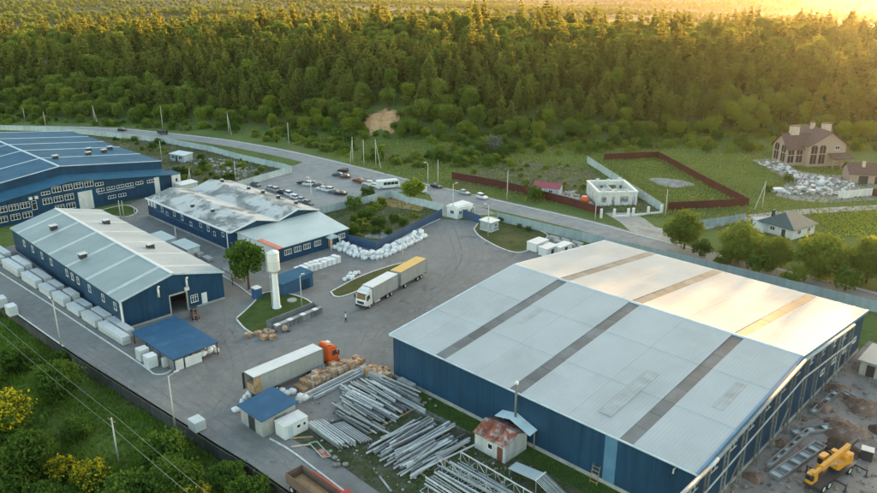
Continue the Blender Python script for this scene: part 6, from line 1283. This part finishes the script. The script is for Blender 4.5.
for k_, (px_, py_, h_, lb_) in enumerate(((54, 78, 13, 'grey dead tree standing in the left part of forest'), (299, 88, 14, 'bare grey snag in the middle of the forest'), (80, 118, 6, 'small leaning dead tree at the forest foot'), (520, 95, 12, 'pale dead tree among the central pines'))):
    y_ = [385, 375, 338, 360][k_]; x_ = (px_ - 438.5) / FPX * y_ * 1.0; lim = [(random.uniform(-1.6, 1.6), random.uniform(-1.6, 1.6), h_ * random.uniform(.5, 1.0)) for _ in range(16)]
    o = thing('dead_tree', lb_, 'dead tree', (x_, y_, hz1(x_, y_) - .2), 0); link('trunk', trunk_mesh(h_, .3, 'dead', lim), o)
# undergrowth: countable bushes below the forest and on the rough plots
rg = random.Random(77)
def bush_at(p, s, k, label, group): q = (p[0], p[1], hz1(p[0], p[1]) - .1); tree(k, label, q, s, rg.uniform(0, 6), 'bush', 'bush', group)
c_ = 0
while c_ < 150:
    x_ = rg.uniform(-230, 190); y_ = float(edge_y(x_)) + rg.uniform(-42, 10)
    e_ = min((Vector((x_, y_, 0)) - p).length for p in far_edge); 
    side = True
    q = [p for p in far_edge if abs(p.x - x_) < 9]
    if q and y_ < max(p.y for p in q) + 4.5: continue
    if e_ < 5 or (70 < x_ < 160 and y_ < 268) or (32 < x_ < 130 and y_ < 262) or (5 < x_ < 60 and y_ < 245) or abs(x_) > y_ * .6 + 10: continue
    c_ += 1; d = y_ - float(edge_y(x_)); bush_at((x_, y_), rg.uniform(.6, 1.5), rg.choice(('bush0', 'bush1', 'bush2', 'bush0', 'silver0') if rg.random() < .1 else ('bush0', 'bush1', 'bush2')), 'wild bush on the rough slope between road and forest', 'bushes between road and forest')
fr_ = tri_region(((200, 170), (95, 136), (160, 143), (230, 156), (280, 168), (240, 182), (190, 184), (170, 172)))
for dx_, dy_, s_ in ((-6.5, -6, 1.1), (5.5, -7, 1.3), (-2, -9, .8), (7.5, 2, 1.2), (-7.5, 3, 1.2), (2.5, -8.5, .6)): bush_at((sx_ + dx_, 309 + dy_), s_, rg.choice(('bush0', 'bush2')), 'wild bush at the rim of the sandy slope', 'bushes round the sandy slope')
for _ in range(42): bush_at(fr_(rg), rg.uniform(.35, .9), rg.choice(('bush0', 'bush1', 'bush2')), 'low bush on the rough plot behind the pale fence', 'bushes on the rough plot')
fr2 = tri_region(((370, 225), (318, 219), (352, 211), (388, 200), (365, 205), (350, 225), (352, 238), (376, 244), (400, 230), (430, 214)))
for _ in range(42):
    bush_at(fr2(rg), rg.uniform(.35, .95), rg.choice(('bush0', 'bush1', 'bush2')), 'low bush on the rough ground behind the blue fence', 'bushes behind the blue fence')
fr3 = tri_region(((520, 172), (460, 178), (500, 160), (580, 165), (600, 190), (560, 196), (520, 190)))
for _ in range(24): bush_at(fr3(rg), rg.uniform(.3, .7), rg.choice(('bush0', 'bush2')), 'low weed bush inside the maroon fenced plot', 'weeds inside the maroon fence')
under = {}
for _ in range(2600):                    # low scrub too dense to count on the slope above the road and between the first trees
    x_ = rg.uniform(-235, 200); y_ = float(edge_y(x_)) + rg.uniform(-45, 50)
    q = [p for p in far_edge if abs(p.x - x_) < 9]
    if q and y_ < max(p.y for p in q) + 3.5: continue
    if (70 < x_ < 165 and y_ < 275) or (32 < x_ < 130 and y_ < 264) or (5 < x_ < 60 and y_ < 245) or abs(x_) > y_ * .6 + 12 or abs(x_ - sx_) < 7 and 298 < y_ < 320: continue
    if math.sin(x_ * .09) + math.sin(y_ * .11 + x_ * .05) < -.5 + rg.uniform(-.5, .5): continue
    under.setdefault(rg.choice(('bush0', 'bush1', 'bush2')), []).append((x_, y_, hz1(x_, y_) - .1, rg.uniform(.3, 1.15), rg.uniform(0, 6)))
for o in COL.objects:
    if o.name.startswith('crown'):
        for k in PROTO:
            if o.data == PROTO[k][0] and k not in src: src[k] = o
scatter('undergrowth', 'dense low scrub on the slope between road and forest', 'scrub', under, src)
# foreground slope
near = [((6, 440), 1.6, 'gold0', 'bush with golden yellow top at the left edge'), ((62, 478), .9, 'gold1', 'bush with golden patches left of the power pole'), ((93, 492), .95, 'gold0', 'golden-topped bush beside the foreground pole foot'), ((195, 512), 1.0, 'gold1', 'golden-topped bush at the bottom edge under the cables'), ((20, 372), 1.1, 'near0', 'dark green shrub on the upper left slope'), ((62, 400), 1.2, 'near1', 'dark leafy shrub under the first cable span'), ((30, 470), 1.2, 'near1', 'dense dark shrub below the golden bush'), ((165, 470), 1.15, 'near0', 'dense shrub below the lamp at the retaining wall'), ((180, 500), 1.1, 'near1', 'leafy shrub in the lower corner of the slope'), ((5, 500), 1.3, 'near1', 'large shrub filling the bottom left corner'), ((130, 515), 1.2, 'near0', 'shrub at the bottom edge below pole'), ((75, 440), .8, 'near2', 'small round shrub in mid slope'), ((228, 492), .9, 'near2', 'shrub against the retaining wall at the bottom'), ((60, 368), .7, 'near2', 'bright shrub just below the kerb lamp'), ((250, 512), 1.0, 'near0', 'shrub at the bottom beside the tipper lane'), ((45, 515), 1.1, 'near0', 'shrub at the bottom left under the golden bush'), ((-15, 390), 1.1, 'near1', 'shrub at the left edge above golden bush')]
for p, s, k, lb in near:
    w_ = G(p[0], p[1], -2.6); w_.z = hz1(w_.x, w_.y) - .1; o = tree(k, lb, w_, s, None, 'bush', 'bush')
    if k.startswith('gold'):             # sunlit top painted as extra gold leaves on the upper crown
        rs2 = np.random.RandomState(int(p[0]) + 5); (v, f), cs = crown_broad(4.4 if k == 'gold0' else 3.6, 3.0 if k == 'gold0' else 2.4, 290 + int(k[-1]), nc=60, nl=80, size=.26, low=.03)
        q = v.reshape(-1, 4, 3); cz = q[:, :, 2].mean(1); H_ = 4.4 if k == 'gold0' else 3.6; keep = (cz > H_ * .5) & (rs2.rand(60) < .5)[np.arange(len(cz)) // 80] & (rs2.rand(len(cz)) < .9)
        q = q[keep] + np.array([0, 0, .08]); me = npmesh('sunlit_leaves', q.reshape(-1, 3), np.arange(4 * len(q)).reshape(-1, 4), M['leaf_sunlit']); link('sunlit_leaves', me, o)
def grass_patch(name, label, region, n, hmin, hmax, mt, seed, w=.14):
    q = np.random.RandomState(seed); P_ = region(q, n); z = hz(P_[:, 0], P_[:, 1]); n = len(P_); a = q.uniform(0, 6.28, n); h = q.uniform(hmin, hmax, n); d = np.stack([np.cos(a), np.sin(a)], 1) * (w * q.uniform(.6, 1.4, n))[:, None]; ln2 = q.normal(size=(n, 2)) * (h * .3)[:, None]
    b0 = np.column_stack([P_ - d, z - .06]); b1_ = np.column_stack([P_ + d, z - .06]); t1_ = np.column_stack([P_ + d * .4 + ln2, z + h]); t0 = np.column_stack([P_ - d * .4 + ln2, z + h * .9])
    o = link(name, npmesh(name, np.stack([b0, b1_, t1_, t0], 1).reshape(-1, 3), np.arange(4 * n).reshape(n, 4), mt)); return tag(o, label, 'grass', None, 'stuff')
def slope_region(q, n):
    P_ = np.column_stack([q.uniform(-105, 0, n), q.uniform(55, 150, n)]); d = yard_d(P_[:, 0], P_[:, 1])
    cl = np.sin(P_[:, 0] * .7) + np.cos(P_[:, 1] * .6 + P_[:, 0] * .3) + q.uniform(-1.5, 1.5, n); return P_[(d > .45) & (d < 45) & (np.abs(P_[:, 0]) < P_[:, 1] * .64 + 3) & (cl > -1.2)]
grass_patch('grass', 'long green grass covering the foreground slope', slope_region, 130000, .25, .8, M['grass_blade'], 1, .12)
def world_poly(pts, n_pad=1):
    P_ = np.array([(p[0], p[1]) for p in pts]); lo, hi = P_.min(0), P_.max(0)
    def f(q, n):
        c = q.uniform(size=(n, 2)) * (hi - lo) + lo; ins = np.zeros(len(c), bool); j = len(P_) - 1
        for i in range(len(P_)):
            xi, yi = P_[i]; xj, yj = P_[j]; ins ^= ((yi > c[:, 1]) != (yj > c[:, 1])) & (c[:, 0] < (xj - xi) * (c[:, 1] - yi) / (yj - yi + 1e-12) + xi); j = i
        return c[ins]
    return f
grass_patch('grass', 'weeds and grass growing through the steel yard', world_poly([W(1, -21.3), W(12, -20.3), W(30, -20.8), W(44, -20.8), W(44, -.3), W(8, -.3), W(10, -16)]), 15000, .08, .35, M['grass_blade'], 2, .08)
grass_patch('grass', 'rough grass on the plots and verges beyond the road', world_poly([Vector((-60, 300, 0)), Vector((20, 288, 0)), Vector((130, 286, 0)), Vector((150, 240, 0)), Vector((120, 190, 0)), Vector((84, 170, 0)), Vector((50, 196, 0)), Vector((8, 212, 0)), Vector((-30, 250, 0))]), 42000, .15, .6, M['grass_dry'], 3, .25)
grass_patch('grass', 'rough grass on the plots behind the pale fences', world_poly([p for p in px((240, 181), (284, 169), (230, 153), (160, 142), (90, 135), (150, 165), (180, 180), (215, 183))]), 9000, .15, .5, M['grass_dry'], 4, .22)
grass_patch('grass', 'rough grass behind the blue fence', world_poly(px((314, 216), (350, 209), (390, 198), (440, 213), (376, 249), (350, 241), (320, 223))), 7000, .1, .4, M['grass_dry'], 5, .16)
grass_patch('grass', 'fresh pasture grass right of the teal-roofed house', world_poly(px((812, 214), (880, 210), (960, 204), (960, 245), (880, 238), (835, 236))), 7000, .15, .4, M['leaf_lime'], 6, .2)

# ------------------------------------------------------------------ evening haze
hm = bpy.data.materials.new('haze'); hm.use_nodes = True; hn = hm.node_tree.nodes; hl = hm.node_tree.links; hn.remove(hn['Principled BSDF'])
pv = hn.new('ShaderNodeVolumePrincipled'); pv.inputs['Color'].default_value = (.95, .93, .92, 1); pv.inputs['Density'].default_value = .000024; pv.inputs['Anisotropy'].default_value = .82; hl.new(pv.outputs[0], hn['Material Output'].inputs['Volume'])
o = MB().box(-7000, 7000, -400, 9500, -60, 72).build('haze', hm); tag(o, 'thin warm evening haze over the whole valley', 'haze', None, 'stuff')
